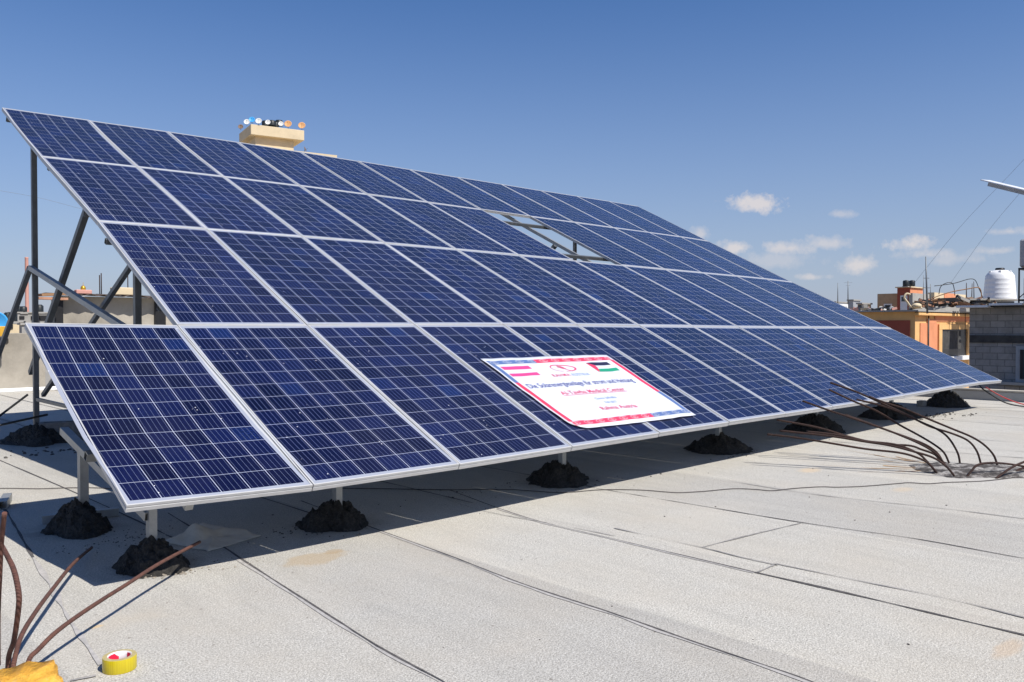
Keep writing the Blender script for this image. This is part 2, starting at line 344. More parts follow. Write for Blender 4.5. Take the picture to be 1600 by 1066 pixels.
def tube(bm, pts, r, n=8, cap=True, mi=0):
    pts = [Vector(p) for p in pts]; rs = r if isinstance(r, (list, tuple)) else [r] * len(pts)
    rings = []; prev = None
    for i, p in enumerate(pts):
        a = pts[max(0, i - 1)]; b = pts[min(len(pts) - 1, i + 1)]; d = (b - a).normalized()
        if prev is None:
            u = d.orthogonal().normalized()
        else:
            u = (prev - d * prev.dot(d)).normalized()
        prev = u; v = d.cross(u)
        rings.append([bm.verts.new(p + (u * math.cos(t) + v * math.sin(t)) * rs[i]) for t in [2 * math.pi * k / n for k in range(n)]])
    for a, b in zip(rings, rings[1:]):
        for k in range(n):
            f = bm.faces.new((a[k], a[(k + 1) % n], b[(k + 1) % n], b[k])); f.material_index = mi; f.smooth = True
    if cap:
        bm.faces.new(rings[0][::-1]).material_index = mi; bm.faces.new(rings[-1]).material_index = mi
def bar(bm, p, q, w, h=None, up=(0, 0, 1), hollow=False, mi=0):
    """square section bar from p to q"""
    h = h or w; p = Vector(p); q = Vector(q); d = (q - p).normalized(); up = Vector(up)
    s = d.cross(up)
    if s.length < 1e-3: s = d.cross(Vector((1, 0, 0)))
    s.normalize(); u = s.cross(d)
    def ring(c, k): return [bm.verts.new(c + s * (a * (w / 2 - k)) + u * (b * (h / 2 - k))) for a, b in ((-1, -1), (1, -1), (1, 1), (-1, 1))]
    A = ring(p, 0); B = ring(q, 0)
    for i in range(4): bm.faces.new((A[i], A[(i + 1) % 4], B[(i + 1) % 4], B[i])).material_index = mi
    if hollow:
        t = .0035; A2 = ring(p, t); B2 = ring(q, t)
        for i in range(4):
            bm.faces.new((A[(i + 1) % 4], A[i], A2[i], A2[(i + 1) % 4])); bm.faces.new((B[i], B[(i + 1) % 4], B2[(i + 1) % 4], B2[i]))
            bm.faces.new((A2[(i + 1) % 4], A2[i], B2[i], B2[(i + 1) % 4]))
    else:
        bm.faces.new(A[::-1]); bm.faces.new(B)
    return bm
def lathe(bm, prof, n=24, c=(0, 0, 0), axis=None, cap=False, mi=0):
    c = Vector(c); Q = Vector((0, 0, 1)).rotation_difference(Vector(axis).normalized()) if axis is not None else None
    rings = []
    for r, z in prof:
        ring = []
        for k in range(n):
            t = 2 * math.pi * k / n; v = Vector((r * math.cos(t), r * math.sin(t), z))
            if Q: v = Q @ v
            ring.append(bm.verts.new(c + v))
        rings.append(ring)
    for a, b in zip(rings, rings[1:]):
        for k in range(n):
            f = bm.faces.new((a[k], a[(k + 1) % n], b[(k + 1) % n], b[k])); f.smooth = True; f.material_index = mi
    if cap:
        bm.faces.new(rings[0][::-1]).material_index = mi; bm.faces.new(rings[-1]).material_index = mi
def smoothpath(pts, n=6):
    pts = [Vector(p) for p in pts]; out = []
    for i in range(len(pts) - 1):
        p0 = pts[max(i - 1, 0)]; p1 = pts[i]; p2 = pts[i + 1]; p3 = pts[min(i + 2, len(pts) - 1)]
        for k in range(n):
            t = k / n; out.append(.5 * ((2 * p1) + (p2 - p0) * t + (2 * p0 - 5 * p1 + 4 * p2 - p3) * t * t + (3 * p1 - p0 - 3 * p2 + p3) * t ** 3))
    out.append(pts[-1]); return out

# ------------------------------------------------------------------ the setting
bm = bmesh.new()
s = 4000
vs = [bm.verts.new((x, y, -10)) for x, y in ((-s, -s), (s, -s), (s, s), (-s, s))]; bm.faces.new(vs)
tag(newobj('ground', bm, 'ground'), None, None, kind='structure')
RX0, RX1, RY0, RY1 = -9.0, 14.35, -11.0, 14.35
bm = bmesh.new()
box(bm, RX0, RX1, RY0, RY1, -9.999, 0)
tag(newobj('roof_deck', bm, 'roof'), None, None, kind='structure')

def ribbon(bm, pts, wd, z=.003, jit=.25, mi=0):
    pts = smoothpath([Vector((p[0], p[1], 0)) for p in pts], 10); prev = None
    L = 0
    for i, p in enumerate(pts):
        a = pts[max(0, i - 1)]; b = pts[min(len(pts) - 1, i + 1)]; d = (b - a)
        if d.length < 1e-6: continue
        d.normalize(); nrm = Vector((-d.y, d.x, 0)); L += (p - a).length
        k = 1 + jit * 2 * noise.noise(Vector((p.x * 5, p.y * 5, wd * 77))); off = nrm * .002 * noise.noise(Vector((p.x * 3, p.y * 3, 5)))
        hw = wd * .5 * max(.15, k)
        v = (bm.verts.new(p + off - nrm * hw + Vector((0, 0, z))), bm.verts.new(p + off + nrm * hw + Vector((0, 0, z))))
        if prev: bm.faces.new((prev[0], v[0], v[1], prev[1])).material_index = mi
        prev = v
def gp(l): return [onz(*p) for p in l]
bm = bmesh.new()
A_ = gp([(350, 856), (380, 876), (492, 948), (600, 1016), (690, 1064)]); A_.insert(0, onz(262, 802)); A_.append(onz(760, 1110))
B_ = gp([(568, 820), (700, 868), (820, 914), (960, 960), (1080, 1002), (1200, 1042), (1268, 1066)]); B_.insert(0, onz(470, 783)); B_.append(onz(1400, 1120))
C_ = gp([(700, 765), (780, 795), (850, 817), (960, 843), (1180, 895)])
C2_ = gp([(1180, 895), (1300, 922), (1440, 955), (1600, 993), (1750, 1030)])
D_ = gp([(915, 760), (960, 768), (1240, 815), (1428, 842), (1600, 873), (1750, 895)])
E_ = gp([(1140, 752), (1280, 774), (1480, 796), (1600, 811), (1700, 822)])
ribbon(bm, A_, .012, jit=.4); ribbon(bm, B_, .010, jit=.4); ribbon(bm, C_, .009, jit=.5); ribbon(bm, C2_, .018, jit=.4); ribbon(bm, D_, .010, jit=.8)
# seams carry on under the array towards the far wall, one metre apart
for k, x in enumerate((.62, 1.55, 2.55, 3.62, 4.6, 5.6, 6.6, 7.6, 8.6, 9.6, 10.6, 11.6, 12.6, 13.6)):
    y0 = (.9, 1.0, .5, .3, 6.0, 3.0, 3.0, 2.0, 1.0, 1.0, -1, -1, -1, -1)[k]
    ribbon(bm, [(x, y0), (x + .02, y0 + 2), (x - .02, 8), (x, 14.2)], .014, jit=.6)
for x in (-.4, -1.4, -2.4): ribbon(bm, [(x, 3.6), (x + .03, 7), (x, 14.2)], .014, jit=.6)
ribbon(bm, gp([(0, 795), (10, 800), (25, 825), (52, 872)]), .016, jit=.5)
newobj('roof_seam', bm, 'seam')['kind'] = 'structure'
bm = bmesh.new()
for L, wd in ((gp([(960, 826), (1096, 856), (1160, 872), (1215, 884)]), .009), (gp([(1098, 856), (1160, 840), (1252, 818)]), .010), (gp([(1184, 895), (1214, 882)]), .012),
              (gp([(1214, 882), (1360, 912), (1480, 936), (1600, 966), (1700, 990)]), .009), (E_, .010), (gp([(150, 1057), (110, 1065)]), .01),
              (gp([(700, 782), (760, 800), (900, 826), (960, 838)]), .008), (gp([(1300, 690), (1460, 705), (1600, 716)]), .012), (gp([(1350, 672), (1480, 684), (1600, 692)]), .012),
              (gp([(1480, 655), (1600, 664)]), .012), (gp([(1500, 700), (1600, 706)]), .01), (gp([(1330, 722), (1240, 712), (1120, 704)]), .008), (gp([(1320, 735), (1240, 727), (1160, 722)]), .008)):
    ribbon(bm, L, wd, .0045, jit=.9)
newobj('roof_crack', bm, 'seamlight')['kind'] = 'structure'
bm = bmesh.new()
ribbon(bm, gp([(52, 872), (82, 920), (107, 967), (135, 1007), (157, 1040)]), .022, .0035, jit=.6)
for L, o in ((A_, .013), (B_, .012), (C_, .011)):
    ribbon(bm, [Vector((p.x - o, p.y, 0)) for p in L[1:]], .016, .0025, jit=.9)
newobj('felt_edge', bm, 'stainstrip')['kind'] = 'structure'
# rust runs beside the column stub
def rustrun():
    t = NT("rust_run"); g = t.geo(); f = t.noise(g, 14, 6, .7, (1, 1, 1)); t.base(t.ramp(f, [(.35, (.30, .15, .05)), (.7, (.46, .31, .16))])); t.set(Roughness=.95); return t.m
M['rustrun'] = rustrun()
bm = bmesh.new()
for a, b, wd in (((1447, 724), (1365, 711), .018), ((1447, 727), (1350, 716), .010), ((1447, 731), (1380, 728), .026), ((1445, 733), (1330, 731), .010), ((1445, 729), (1330, 722), .007), ((1440, 722), (1300, 700), .006), ((1447, 736), (1340, 738), .007), ((1440, 734), (1290, 728), .005), ((1445, 722), (1400, 714), .02), ((1445, 735), (1405, 735), .02)):
    ribbon(bm, [onz(*a), onz((a[0] + b[0]) / 2, (a[1] + b[1]) / 2 + 1), onz(*b)], wd, .0035, jit=1.1)
newobj('rust_stain', bm, 'rustrun')['kind'] = 'structure'

# ------------------------------------------------------------------ solar array
N_ = Vector((0, -.43259, .90159)); V_ = Vector((0, .90159, .43259)); O_ = Vector((0, 0, .42))
PW, PH = 1.012, 1.976
def planecoord(px, py):
    d = Vector(ray(px, py)); c = Vector(CAM); s_ = (O_ - c).dot(N_) / d.dot(N_); p = c + d * s_ - O_; return p.x, p.dot(V_)
# surveyed panel corners (photograph) -> positions on the tilted plane; the real rows are laid slightly unevenly
R0 = [(193,796),(491,754),(720,723),(895,699),(1032.5,679),(1141,660),(1229,646),(1302.5,635),(1362.5,626),(1415,618),(1459,610),(1499,604),(1532,598),(1566,595)]
S1 = list(zip([38,281,481,647.5,786,901,997.5,1082.5,1154,1215,1269,1315,1356.7,1392],[503,507,507.5,507.5,508,508.3,509,509.5,510,510.5,511,511.7,512.3,513]))
S2 = [(151,346),(319,357.5),(473,368),(602.5,380),(713,389),(812.5,398),(897.5,407),(973,415),(1039,421),(1098,426),(1150,431),(1195,436),(1237,440)]
S3 = [(65,243),(214,261),(350,277),(466,290),(575,303),(669,315),(754,327.5),(826,337.5),(897.5,348),(957,355),(1014,363),(1064,369.5),(1106,377)]
S4 = [(3,168),(139,188),(260,205.5),(371,221),(470,237),(557.5,251),(640,264.5),(715,277.5),(782.5,287.5),(844,297),(900,306),(951,314.5),(996,322)]
src, dst = [], []
for r_, (S_, k0) in enumerate(((R0, 0), (S1, 0), (S2, 1), (S3, 1), (S4, 1))):
    for i, p in enumerate(S_): src.append(((i + k0) * PW, r_ * PH)); dst.append(planecoord(*p))
src = np.array(src); dst = np.array(dst)
def basis(x, v):
    x = np.asarray(x, float) / 13; v = np.asarray(v, float) / 8
    return np.stack([x ** i * v ** j for i in range(6) for j in range(5) if i + j <= 5], -1)
coef, *_ = np.linalg.lstsq(basis(src[:, 0], src[:, 1]), dst, rcond=None)
def warp(x, v):
    q = basis(x, v) @ coef; return float(q[0]), float(q[1])
def P3(x, v, n): # array coordinates -> world
    a, b = warp(x, v); return O_ + Vector((a, 0, 0)) + V_ * b + N_ * n
def PP(a, b, n): return O_ + Vector((a, 0, 0)) + V_ * b + N_ * n
ordn = ['first', 'second', 'third', 'fourth', 'fifth', 'sixth', 'seventh', 'eighth', 'ninth', 'tenth', 'eleventh', 'twelfth', 'thirteenth']
rown = ['lowest', 'second lowest', 'third lowest', 'top']
def make_panel(r, c):
    x0 = c * PW + .003; x1 = x0 + 1.006; v0 = r * PH + .004; v1 = v0 + 1.968
    origin = P3((x0 + x1) / 2, v0, -.04)
    rot = Matrix((Vector((1, 0, 0)), V_, N_)).transposed()
    n_in = 13 if r == 0 else 12; k = c if r == 0 else c - 1
    extra = ''
    if r == 2 and c == 6: extra = ' beside the gap'
    if r == 2 and c == 8: extra = ' beside the gap'
    if r == 0 and c in (3, 4): extra = ' under the banner'
    idx = k if not (r == 2 and c > 7) else k - 1
    name_pos = (ordn[k] + ' from the left' if k < 7 else ('rightmost' if n_in - 1 - k == 0 else ordn[n_in - 1 - k] + ' from the right'))
    if k == 0: name_pos = 'leftmost'
    t = thing('solar_panel', origin, 'blue solar panel, %s in the %s row%s' % (name_pos, rown[r], extra), 'solar panel', 'solar panels of the tilted rooftop array')
    t.rotation_euler = rot.to_euler()
    Ri = rot.transposed()
    tilt = (random.uniform(-.004, .004), random.uniform(-.002, .002))
    def L(x, v, n):
        n2 = n + (x - (x0 + x1) / 2) * tilt[0] + (v - (v0 + v1) / 2) * tilt[1]
        return Ri @ (P3(x, v, n2) - origin)
    bm = bmesh.new()
    prof = [(.0095, -.0035), (.009, 0), (.001, 0), (0, -.001), (0, -.013), (.0035, -.0145), (.0035, -.0185), (0, -.020), (0, -.040), (.028, -.040), (.028, -.0385), (.002, -.0385)]
    loops = []
    for ins, n in prof:
        loops.append([bm.verts.new(L(x, v, n)) for x, v in ((x0 + ins, v0 + ins), (x1 - ins, v0 + ins), (x1 - ins, v1 - ins), (x0 + ins, v1 - ins))])
    for a, b in zip(loops, loops[1:]):
        for i in range(4): bm.faces.new((a[i], a[(i + 1) % 4], b[(i + 1) % 4], b[i]))
    newobj('panel_frame', bm, 'alu', t)
    bm = bmesh.new(); uvl = bm.loops.layers.uv.new('UVMap')
    ins = .0085; nx, ny = 2, 3
    g = [[bm.verts.new(L(x0 + ins + (x1 - x0 - 2 * ins) * i / nx, v0 + ins + (v1 - v0 - 2 * ins) * j / ny, -.0025)) for i in range(nx + 1)] for j in range(ny + 1)]
    for j in range(ny):
        for i in range(nx):
            f = bm.faces.new((g[j][i], g[j][i + 1], g[j + 1][i + 1], g[j + 1][i]))
            for lp, (a, b) in zip(f.loops, ((i, j), (i + 1, j), (i + 1, j + 1), (i, j + 1))):
                lp[uvl].uv = (ins + (x1 - x0 - 2 * ins) * a / nx, ins + (v1 - v0 - 2 * ins) * b / ny)
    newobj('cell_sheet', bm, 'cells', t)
    bm = bmesh.new()
    q = [bm.verts.new(L(x, v, -.0075)) for x, v in ((x0 + .004, v0 + .004), (x1 - .004, v0 + .004), (x1 - .004, v1 - .004), (x0 + .004, v1 - .004))]
    bm.faces.new(q[::-1])
    newobj('backsheet', bm, 'back', t)
    # junction box under the panel
    bm = bmesh.new(); cx = (x0 + x1) / 2; cv = v1 - .14
    ps = [L(cx + a * .06, cv + b * .05, n) for n in (-.0085, -.03) for a, b in ((-1, -1), (1, -1), (1, 1), (-1, 1))]
    vs = [bm.verts.new(p) for p in ps]
    bm.faces.new(vs[4:][::-1])
    for i in range(4): bm.faces.new((vs[i], vs[(i + 1) % 4], vs[4 + (i + 1) % 4], vs[4 + i]))
    newobj('junction_box', bm, 'black', t)
for r in range(4):
    for c in range(0 if r == 0 else 1, 13):
        if r == 2 and c == 7: continue
        make_panel(r, c)

# ---- steel mounting frame (one welded thing)
fr = thing('mounting_frame', (0, 0, 0), 'galvanised steel frame of posts and rails carrying the tilted solar array', 'steel frame')
def part(name, p, q, w_, h_=None, mat='steel', up=(0, 0, 1), hollow=False):
    bm = bmesh.new(); bar(bm, p, q, w_, h_, up, hollow); return newobj(name, bm, mat, fr)
purl = [.56, 1.81, 2.38, 3.69, 4.36, 5.66, 6.24, 7.40]
for i, v in enumerate(purl):
    xs = (.0, .07, 1.0, 1.03, 1.055, 1.085, 1.08, 1.095)[i]
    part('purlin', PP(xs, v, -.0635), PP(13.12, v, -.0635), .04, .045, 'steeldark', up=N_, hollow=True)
def under(y, n=-.14):  # height of the rafter line above a given Y
    v = (y + n * .43259) / .90159
    return .42 + v * .43259 + n * .90159
front = [(1.50, .60), (3.60, .60), (6.00, .66), (8.25, .72), (10.45, .70), (12.85, .74)]
trx = [1.27, 3.45, 5.72, 7.80, 10.2, 12.7]
for i, ((fx_, fy_), tx) in enumerate(zip(front, trx)):
    part('rafter', PP(tx, .25, -.109), PP(tx, 7.55, -.109), .04, .045, 'steel', up=N_)
    part('post', (fx_, fy_, 0), (fx_, fy_, under(fy_, -.132)), .045)
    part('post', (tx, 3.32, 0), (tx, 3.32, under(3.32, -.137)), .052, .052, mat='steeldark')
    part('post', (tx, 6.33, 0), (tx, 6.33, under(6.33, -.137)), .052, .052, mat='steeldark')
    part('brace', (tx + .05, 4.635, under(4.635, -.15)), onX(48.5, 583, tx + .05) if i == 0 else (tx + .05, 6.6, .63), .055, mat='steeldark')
    part('brace', (tx + .05, 3.40, under(3.40, -.15)), (tx + .05, 6.25, .50), .04, mat='steeldark')
    part('brace', (tx - .05, 6.30, 1.90), (tx - .05, 1.0, .67), .05)
    part('brace', (tx - .05, 6.32, 1.90), (tx - .05, 9.0, .02), .05, mat='steeldark')
    part('tie_bar', (tx, 6.28, .455), (tx, 3.4, .44), .035, mat='steeldark')
# mini frame carrying the extra panel
part('post', (.31, .50, 0), (.31, .50, .42 + .12), .05, .04)
part('post', (.33, 1.66, 0), (.33, 1.66, .535), .055, .05)
part('rafter', (.30, 1.93, .585), (.30, .50, .262), .05, .045, hollow=True)
part('rafter', PP(.36, .10, -.11), PP(.36, 1.9, -.11), .04, .05, up=N_)
part('purlin', PP(.33, .18, -.0635), PP(1.4, .18, -.0635), .035, .045, up=N_, hollow=True)

# ---- mortar heaps round the post feet
def mound(cx, cy, rx, ry, h, label, seed):
    bm = bmesh.new(); nr, na = 16, 48
    rr = random.Random(seed)
    rings = []
    top = bm.verts.new((0, 0, h))
    for i in range(1, nr + 1):
        t = i / nr; ring = []
        for k in range(na):
            a = 2 * math.pi * k / na; d = Vector((math.cos(a), math.sin(a), 0))
            lob = 1.08 + .30 * noise.noise(Vector((d.x * 1.6, d.y * 1.6, seed * 3.1))) + .16 * noise.noise(Vector((d.x * 5, d.y * 5, seed * 1.7)))
            x = rx * t * d.x * lob; y = ry * t * d.y * lob
            z = h * (1 - t ** 1.35) if t < 1 else 0
            z = h * ((1 - t ** 1.5) * .6 + (1 - t) * .4) * (1 if t < .8 else (1 - t) / .2)
            q = noise.fractal(Vector((x * 16, y * 16, seed)), 1, 2, 4) * .055 * (1 - t * .4) + noise.fractal(Vector((x * 45, y * 45, seed)), 1, 2, 3) * .02
            z = max(-.01 if t > .97 else .002, z * .94 + q * (1 if t > .1 else .4) - (.012 if t > .97 else 0))
            j = noise.noise(Vector((x * 30, y * 30, seed + 9))) * .012
            ring.append(bm.verts.new((x + j, y - j, z)))
        rings.append(ring)
    for k in range(na): bm.faces.new((top, rings[0][k], rings[0][(k + 1) % na]))
    for a, b in zip(rings, rings[1:]):
        for k in range(na): bm.faces.new((a[k], b[k], b[(k + 1) % na], a[(k + 1) % na]))
    # loose lumps on the heap
    for _ in range(70):
        a = rr.uniform(0, 6.283); t = rr.uniform(.25, 1.0); s_ = rr.uniform(.006, .020)
        x = rx * t * math.cos(a); y = ry * t * math.sin(a); z = h * ((1 - t ** 1.5) * .6 + (1 - t) * .4) * (1 if t < .8 else (1 - t) / .2)
        bmesh.ops.create_icosphere(bm, subdivisions=1, radius=s_, matrix=Matrix.Translation((x, y, max(z, s_ * .4))) @ Matrix.Rotation(a, 4, 'X') @ Matrix.Scale(.7, 4, (0, 0, 1)))
    o = newobj('mortar_mound', bm, 'mortar', smooth=False, loc=(cx, cy, 0))
    tag(o, label, 'mortar mound', 'mortar mounds round the feet of the posts')
mound(.31, .48, .175, .19, .165, 'dark mortar mound at the foremost post, beside the crumpled sack', 1)
mound(.29, 1.63, .18, .24, .19, 'dark mortar mound round the second post under the left panel', 2)
mound(1.25, 6.25, .30, .50, .20, 'dark mortar mound at the tall rear post beside the hollow block', 3)
mound(1.50, .62, .20, .22, .18, 'lumpy mortar mound with crumbs, second along the front edge', 4)
mound(3.60, .64, .26, .26, .18, 'broad mortar mound at the front post just left of the banner', 5)
mound(6.02, .68, .33, .28, .18, 'dark mortar mound at the front post right of the banner', 6)
mound(8.25, .74, .34, .30, .23, 'steep mortar mound behind the left tips of the bent rebars', 7)
mound(10.45, .72, .42, .32, .22, 'wide mortar mound in shade behind the tallest bent rebars', 8)
mound(12.85, .78, .40, .32, .27, 'mortar mound farthest right, near the low roof kerb', 9)

# crumbs: uncountable grit round the heaps
def crumbs(name, spots, mat):
    bm = bmesh.new()
    for (px, py, sx, sy, n, s0) in spots:
        c = onz(px, py)
        for _ in range(n):
            x = random.gauss(c.x, sx); y = random.gauss(c.y, sy); s_ = random.uniform(.3, 1) * s0
            bmesh.ops.create_icosphere(bm, subdivisions=1, radius=s_, matrix=Matrix.Translation((x, y, s_ * .35)) @ Matrix.Rotation(random.uniform(0, 3), 4, 'Z') @ Matrix.Diagonal((1.3, .9, .6, 1)))
    o = newobj(name, bm, mat); o['kind'] = 'stuff'; return o
crumbs('mortar_crumbs', [(262, 899, .05, .022, 34, .010), (300, 893, .07, .015, 18, .007), (385, 884, .06, .02, 10, .006), (350, 890, .08, .02, 6, .004), (900, 766, .16, .03, 14, .009), (55, 873, .03, .02, 5, .006), (556, 837, .02, .02, 3, .01)], 'crumb')
crumbs('grit', [(1460, 650, .35, .06, 60, .018), (1440, 654, .3, .05, 30, .018), (1510, 650, .3, .03, 20, .015), (1000, 745, .25, .12, 14, .010), (1150, 712, .3, .05, 12, .012), (200, 838, .14, .12, 40, .006), (330, 880, .12, .08, 20, .005),
                (165, 850, .16, .07, 60, .006), (90, 705, .25, .12, 40, .02), (640, 800, .4, .2, 20, .006), (1250, 770, 1.6, .9, 35, .007), (900, 980, 1.2, .7, 28, .0035), (460, 828, .1, .1, 40, .008), (780, 760, .3, .1, 25, .01)], 'crumbdark')

# ------------------------------------------------------------------ banner on the lowest row
BTL, BTR, BBR, BBL = [Vector(a) for a in ((3.226, 1.303), (4.83, 1.288), (4.793, .146), (3.249, .158))]
BWd, BHt = 1.58, 1.145
def bpos(s_, t_, n=0.0):
    a = s_ / BWd; b = t_ / BHt
    p = (BBL * (1 - a) + BBR * a) * (1 - b) + (BTL * (1 - a) + BTR * a) * b
    wr = .007 * noise.noise(Vector((s_ * 2.6 + t_ * 1.8, t_ * 3.0, 3))) + .0035 * noise.noise(Vector((s_ * 7 - t_ * 5, t_ * 2.0, 13))) + .0015 * noise.noise(Vector((s_ * 11, t_ * 9, 8)))
    return PP(p.x, p.y, .0085 + wr + n)
bt = thing('banner', bpos(BWd / 2, 0), 'white printed banner lying on the lowest row of panels', 'banner')
bt['label'] = 'white banner with red and blue border lying on the lowest panel row'
borig = bpos(BWd / 2, 0)
def bmap(bm, n):
    for v in bm.verts: v.co = bpos(v.co.x, v.co.y, n + v.co.z) - borig
def grid(bm, x0, x1, y0, y1, nx, ny):
    g = [[bm.verts.new((x0 + (x1 - x0) * i / nx, y0 + (y1 - y0) * j / ny, 0)) for i in range(nx + 1)] for j in range(ny + 1)]
    for j in range(ny):
        for i in range(nx): bm.faces.new((g[j][i], g[j][i + 1], g[j + 1][i + 1], g[j + 1][i]))
    return g
bm = bmesh.new(); g = grid(bm, 0, BWd, 0, BHt, 60, 44)
# rounded, slightly pulled-in lower left corner
for row in g:
    for v in row:
        k = max(0, 1 - v.co.x / .16) * max(0, 1 - v.co.y / .14); v.co.x += .05 * k * k; v.co.y += .045 * k * k
        v.co.y -= .006 * math.sin(v.co.x / BWd * math.pi) * (v.co.y < .01)
top = list(bm.faces)
res = bmesh.ops.extrude_face_region(bm, geom=top)
for v in [e for e in res['geom'] if isinstance(e, bmesh.types.BMVert)]: v.co.z += .0012
bmap(bm, 0); bmesh.ops.recalc_face_normals(bm, faces=bm.faces)
newobj('banner_sheet', bm, 'banner', bt, smooth=True)
Z1 = .0030
def bpart(name, mat, rects=(), polys=(), n=Z1):
    bm = bmesh.new()
    for (x0, x1, y0, y1) in rects: grid(bm, x0, x1, y0, y1, max(1, int((x1 - x0) / .03)), max(1, int((y1 - y0) / .03)))
    for pl in polys:
        bm.faces.new([bm.verts.new((x, y, 0)) for x, y in pl])
    bmap(bm, n); return newobj(name, bm, mat, bt)
for q_ in ((.557, 1.545, 1.035, 1.098), (.022, .065, .103, .724), (.04, 1.024, .045, .1025), (1.5155, 1.562, .42, 1.0345)): bpart('border_strip', 'bred', [q_])
for q_ in ((.022, .557, 1.035, 1.098), (.022, .065, .724, 1.0345), (1.024, 1.562, .045, .1025), (1.5155, 1.562, .103, .42)): bpart('border_strip', 'bblue', [q_])
# emblem rings in the border
bm = bmesh.new()
def ringpoly(bm, cx, cy, rx, ry, wd, n=20, a0=0, a1=2 * math.pi, power=1):
    prev = None
    for i in range(n + 1):
        a = a0 + (a1 - a0) * i / n; c, s_ = math.cos(a), math.sin(a)
        o = bm.verts.new((cx + rx * c, cy + ry * s_, 0)); q = bm.verts.new((cx + (rx - wd) * c, cy + (ry - wd) * s_, 0))
        if prev: bm.faces.new((prev[0], o, q, prev[1]))
        prev = (o, q)
def emblem(bm, cx, cy):
    ringpoly(bm, cx, cy, .045, .0245, .0050, 20, .35, 2 * math.pi - .05)
    ringpoly(bm, cx, cy + .004, .010, .006, .004, 8, .2, 4.4)
    ringpoly(bm, cx, cy - .006, .012, .007, .004, 8, -2.8, 1.5)
bm.free()
for y_, x_ in ((1.066, .085), (.074, .070)):
    for i in range(11):
        bm = bmesh.new(); emblem(bm, x_ + i * .1435, y_); bmap(bm, Z1 + .0012); newobj('border_emblem', bm, 'banner', bt)
# flags
bpart('striped_flag', 'bpink', [(.085, .402, .935, .990), (.080, .399, .822, .870)])
pf = bpart('waving_flag', 'bblack', [], [[(1.14, .998), (1.22, 1.006), (1.33, .996), (1.43, 1.000), (1.434, .945), (1.33, .938), (1.22, .945), (1.20, .950)]])
def sub(name, mat, polys, par, n):
    bm = bmesh.new()
    for pl in polys: bm.faces.new([bm.verts.new((x, y, 0)) for x, y in pl])
    bmap(bm, n); return newobj(name, bm, mat, par)
sub('green_stripe', 'bgreen', [[(1.19, .882), (1.33, .878), (1.446, .884), (1.440, .830), (1.33, .824), (1.165, .830)]], pf, Z1)
sub('red_wedge', 'bred', [[(1.140, .998), (1.205, .905), (1.160, .826), (1.148, .84)], [(1.14, .998), (1.21, .945), (1.205, .905)]], pf, Z1 + .0012)
# charity logo: soft ring with a small figure
bm = bmesh.new()
pts = []
for i in range(48):
    a = 2 * math.pi * i / 48; c, s_ = math.cos(a), math.sin(a)
    rr = 1 + .13 * math.cos(2 * a + .6) + .05 * math.cos(3 * a)
    pts.append((c * rr, s_ * rr))
prev = None; first = None
for i, (x, y) in enumerate(pts + [pts[0]]):
    a = 2 * math.pi * i / 48; wd = .012 + .006 * math.sin(a + 1)
    if .95 < a / math.pi * 1.0 - .45 < 1.0: prev = None; continue
    o = bm.verts.new((.772 + .135 * x, .925 + .072 * y, 0)); q = bm.verts.new((.772 + (.135 - wd * 1.2) * x, .925 + (.072 - wd) * y, 0))
    if prev: bm.faces.new((prev[0], o, q, prev[1]))
    prev = (o, q)
for pl in ([(.735, .975), (.748, .978), (.775, .915), (.762, .908)], [(.762, .965), (.775, .97), (.800, .905), (.790, .895)], [(.745, .935), (.790, .948), (.793, .938), (.748, .924)], [(.770, .915), (.783, .915), (.840, .862), (.826, .858)],
           [(.720, .955), (.728, .962), (.748, .945), (.742, .937)]):
    bm.faces.new([bm.verts.new((x, y, 0)) for x, y in pl])
bmap(bm, Z1); newobj('logo', bm, 'binkred', bt)
def lettering(txt, s0, s1, y, cap, mat, name='lettering', under=False, bold=0.0, split=None):
    cu = bpy.data.curves.new('t', 'FONT'); cu.body = txt; cu.size = 1; cu.offset = bold; cu.resolution_u = 3
    if split: cu.space_character = split
    ob = bpy.data.objects.new('t', cu); scene.collection.objects.link(ob)
    bpy.context.view_layer.update(); dg = bpy.context.evaluated_depsgraph_get()
    me = bpy.data.meshes.new_from_object(ob.evaluated_get(dg)); bpy.data.objects.remove(ob)
    bm = bmesh.new(); bm.from_mesh(me); bpy.data.meshes.remove(me)
    xs = [v.co.x for v in bm.verts]; k = (s1 - s0) / (max(xs) - min(xs)); mn = min(xs); ky = cap / .70
    for v in bm.verts: v.co.x = s0 + (v.co.x - mn) * k; v.co.y = y + v.co.y * ky; v.co.z = 0
    if under: bpart('underline', mat, [(s0, s1, y - .016, y - .010)])
    bmap(bm, Z1); return newobj(name, bm, mat, bt)
lettering('RAHMA', .525, .735, .778, .046, 'binkred', split=1.25, bold=.012)
lettering('AUSTRIA', .755, .985, .778, .046, 'binklight', split=1.25, bold=.012)
lettering('Die Solarenergieanlage f\u00fcr strom und Heizung', .10, 1.43, .622, .070, 'binkblue', bold=.008)
lettering('Al-Tawba Medical Center', .345, 1.155, .488, .056, 'binkred', under=True, bold=.01)
lettering('Gaza Jabalia', .635, .905, .376, .034, 'binklight', bold=.008)
lettering('Feb 2017', .688, .838, .306, .032, 'binklight', bold=.008)
lettering('Rahma Austria', .545, 1.005, .212, .052, 'binkred', bold=.012)

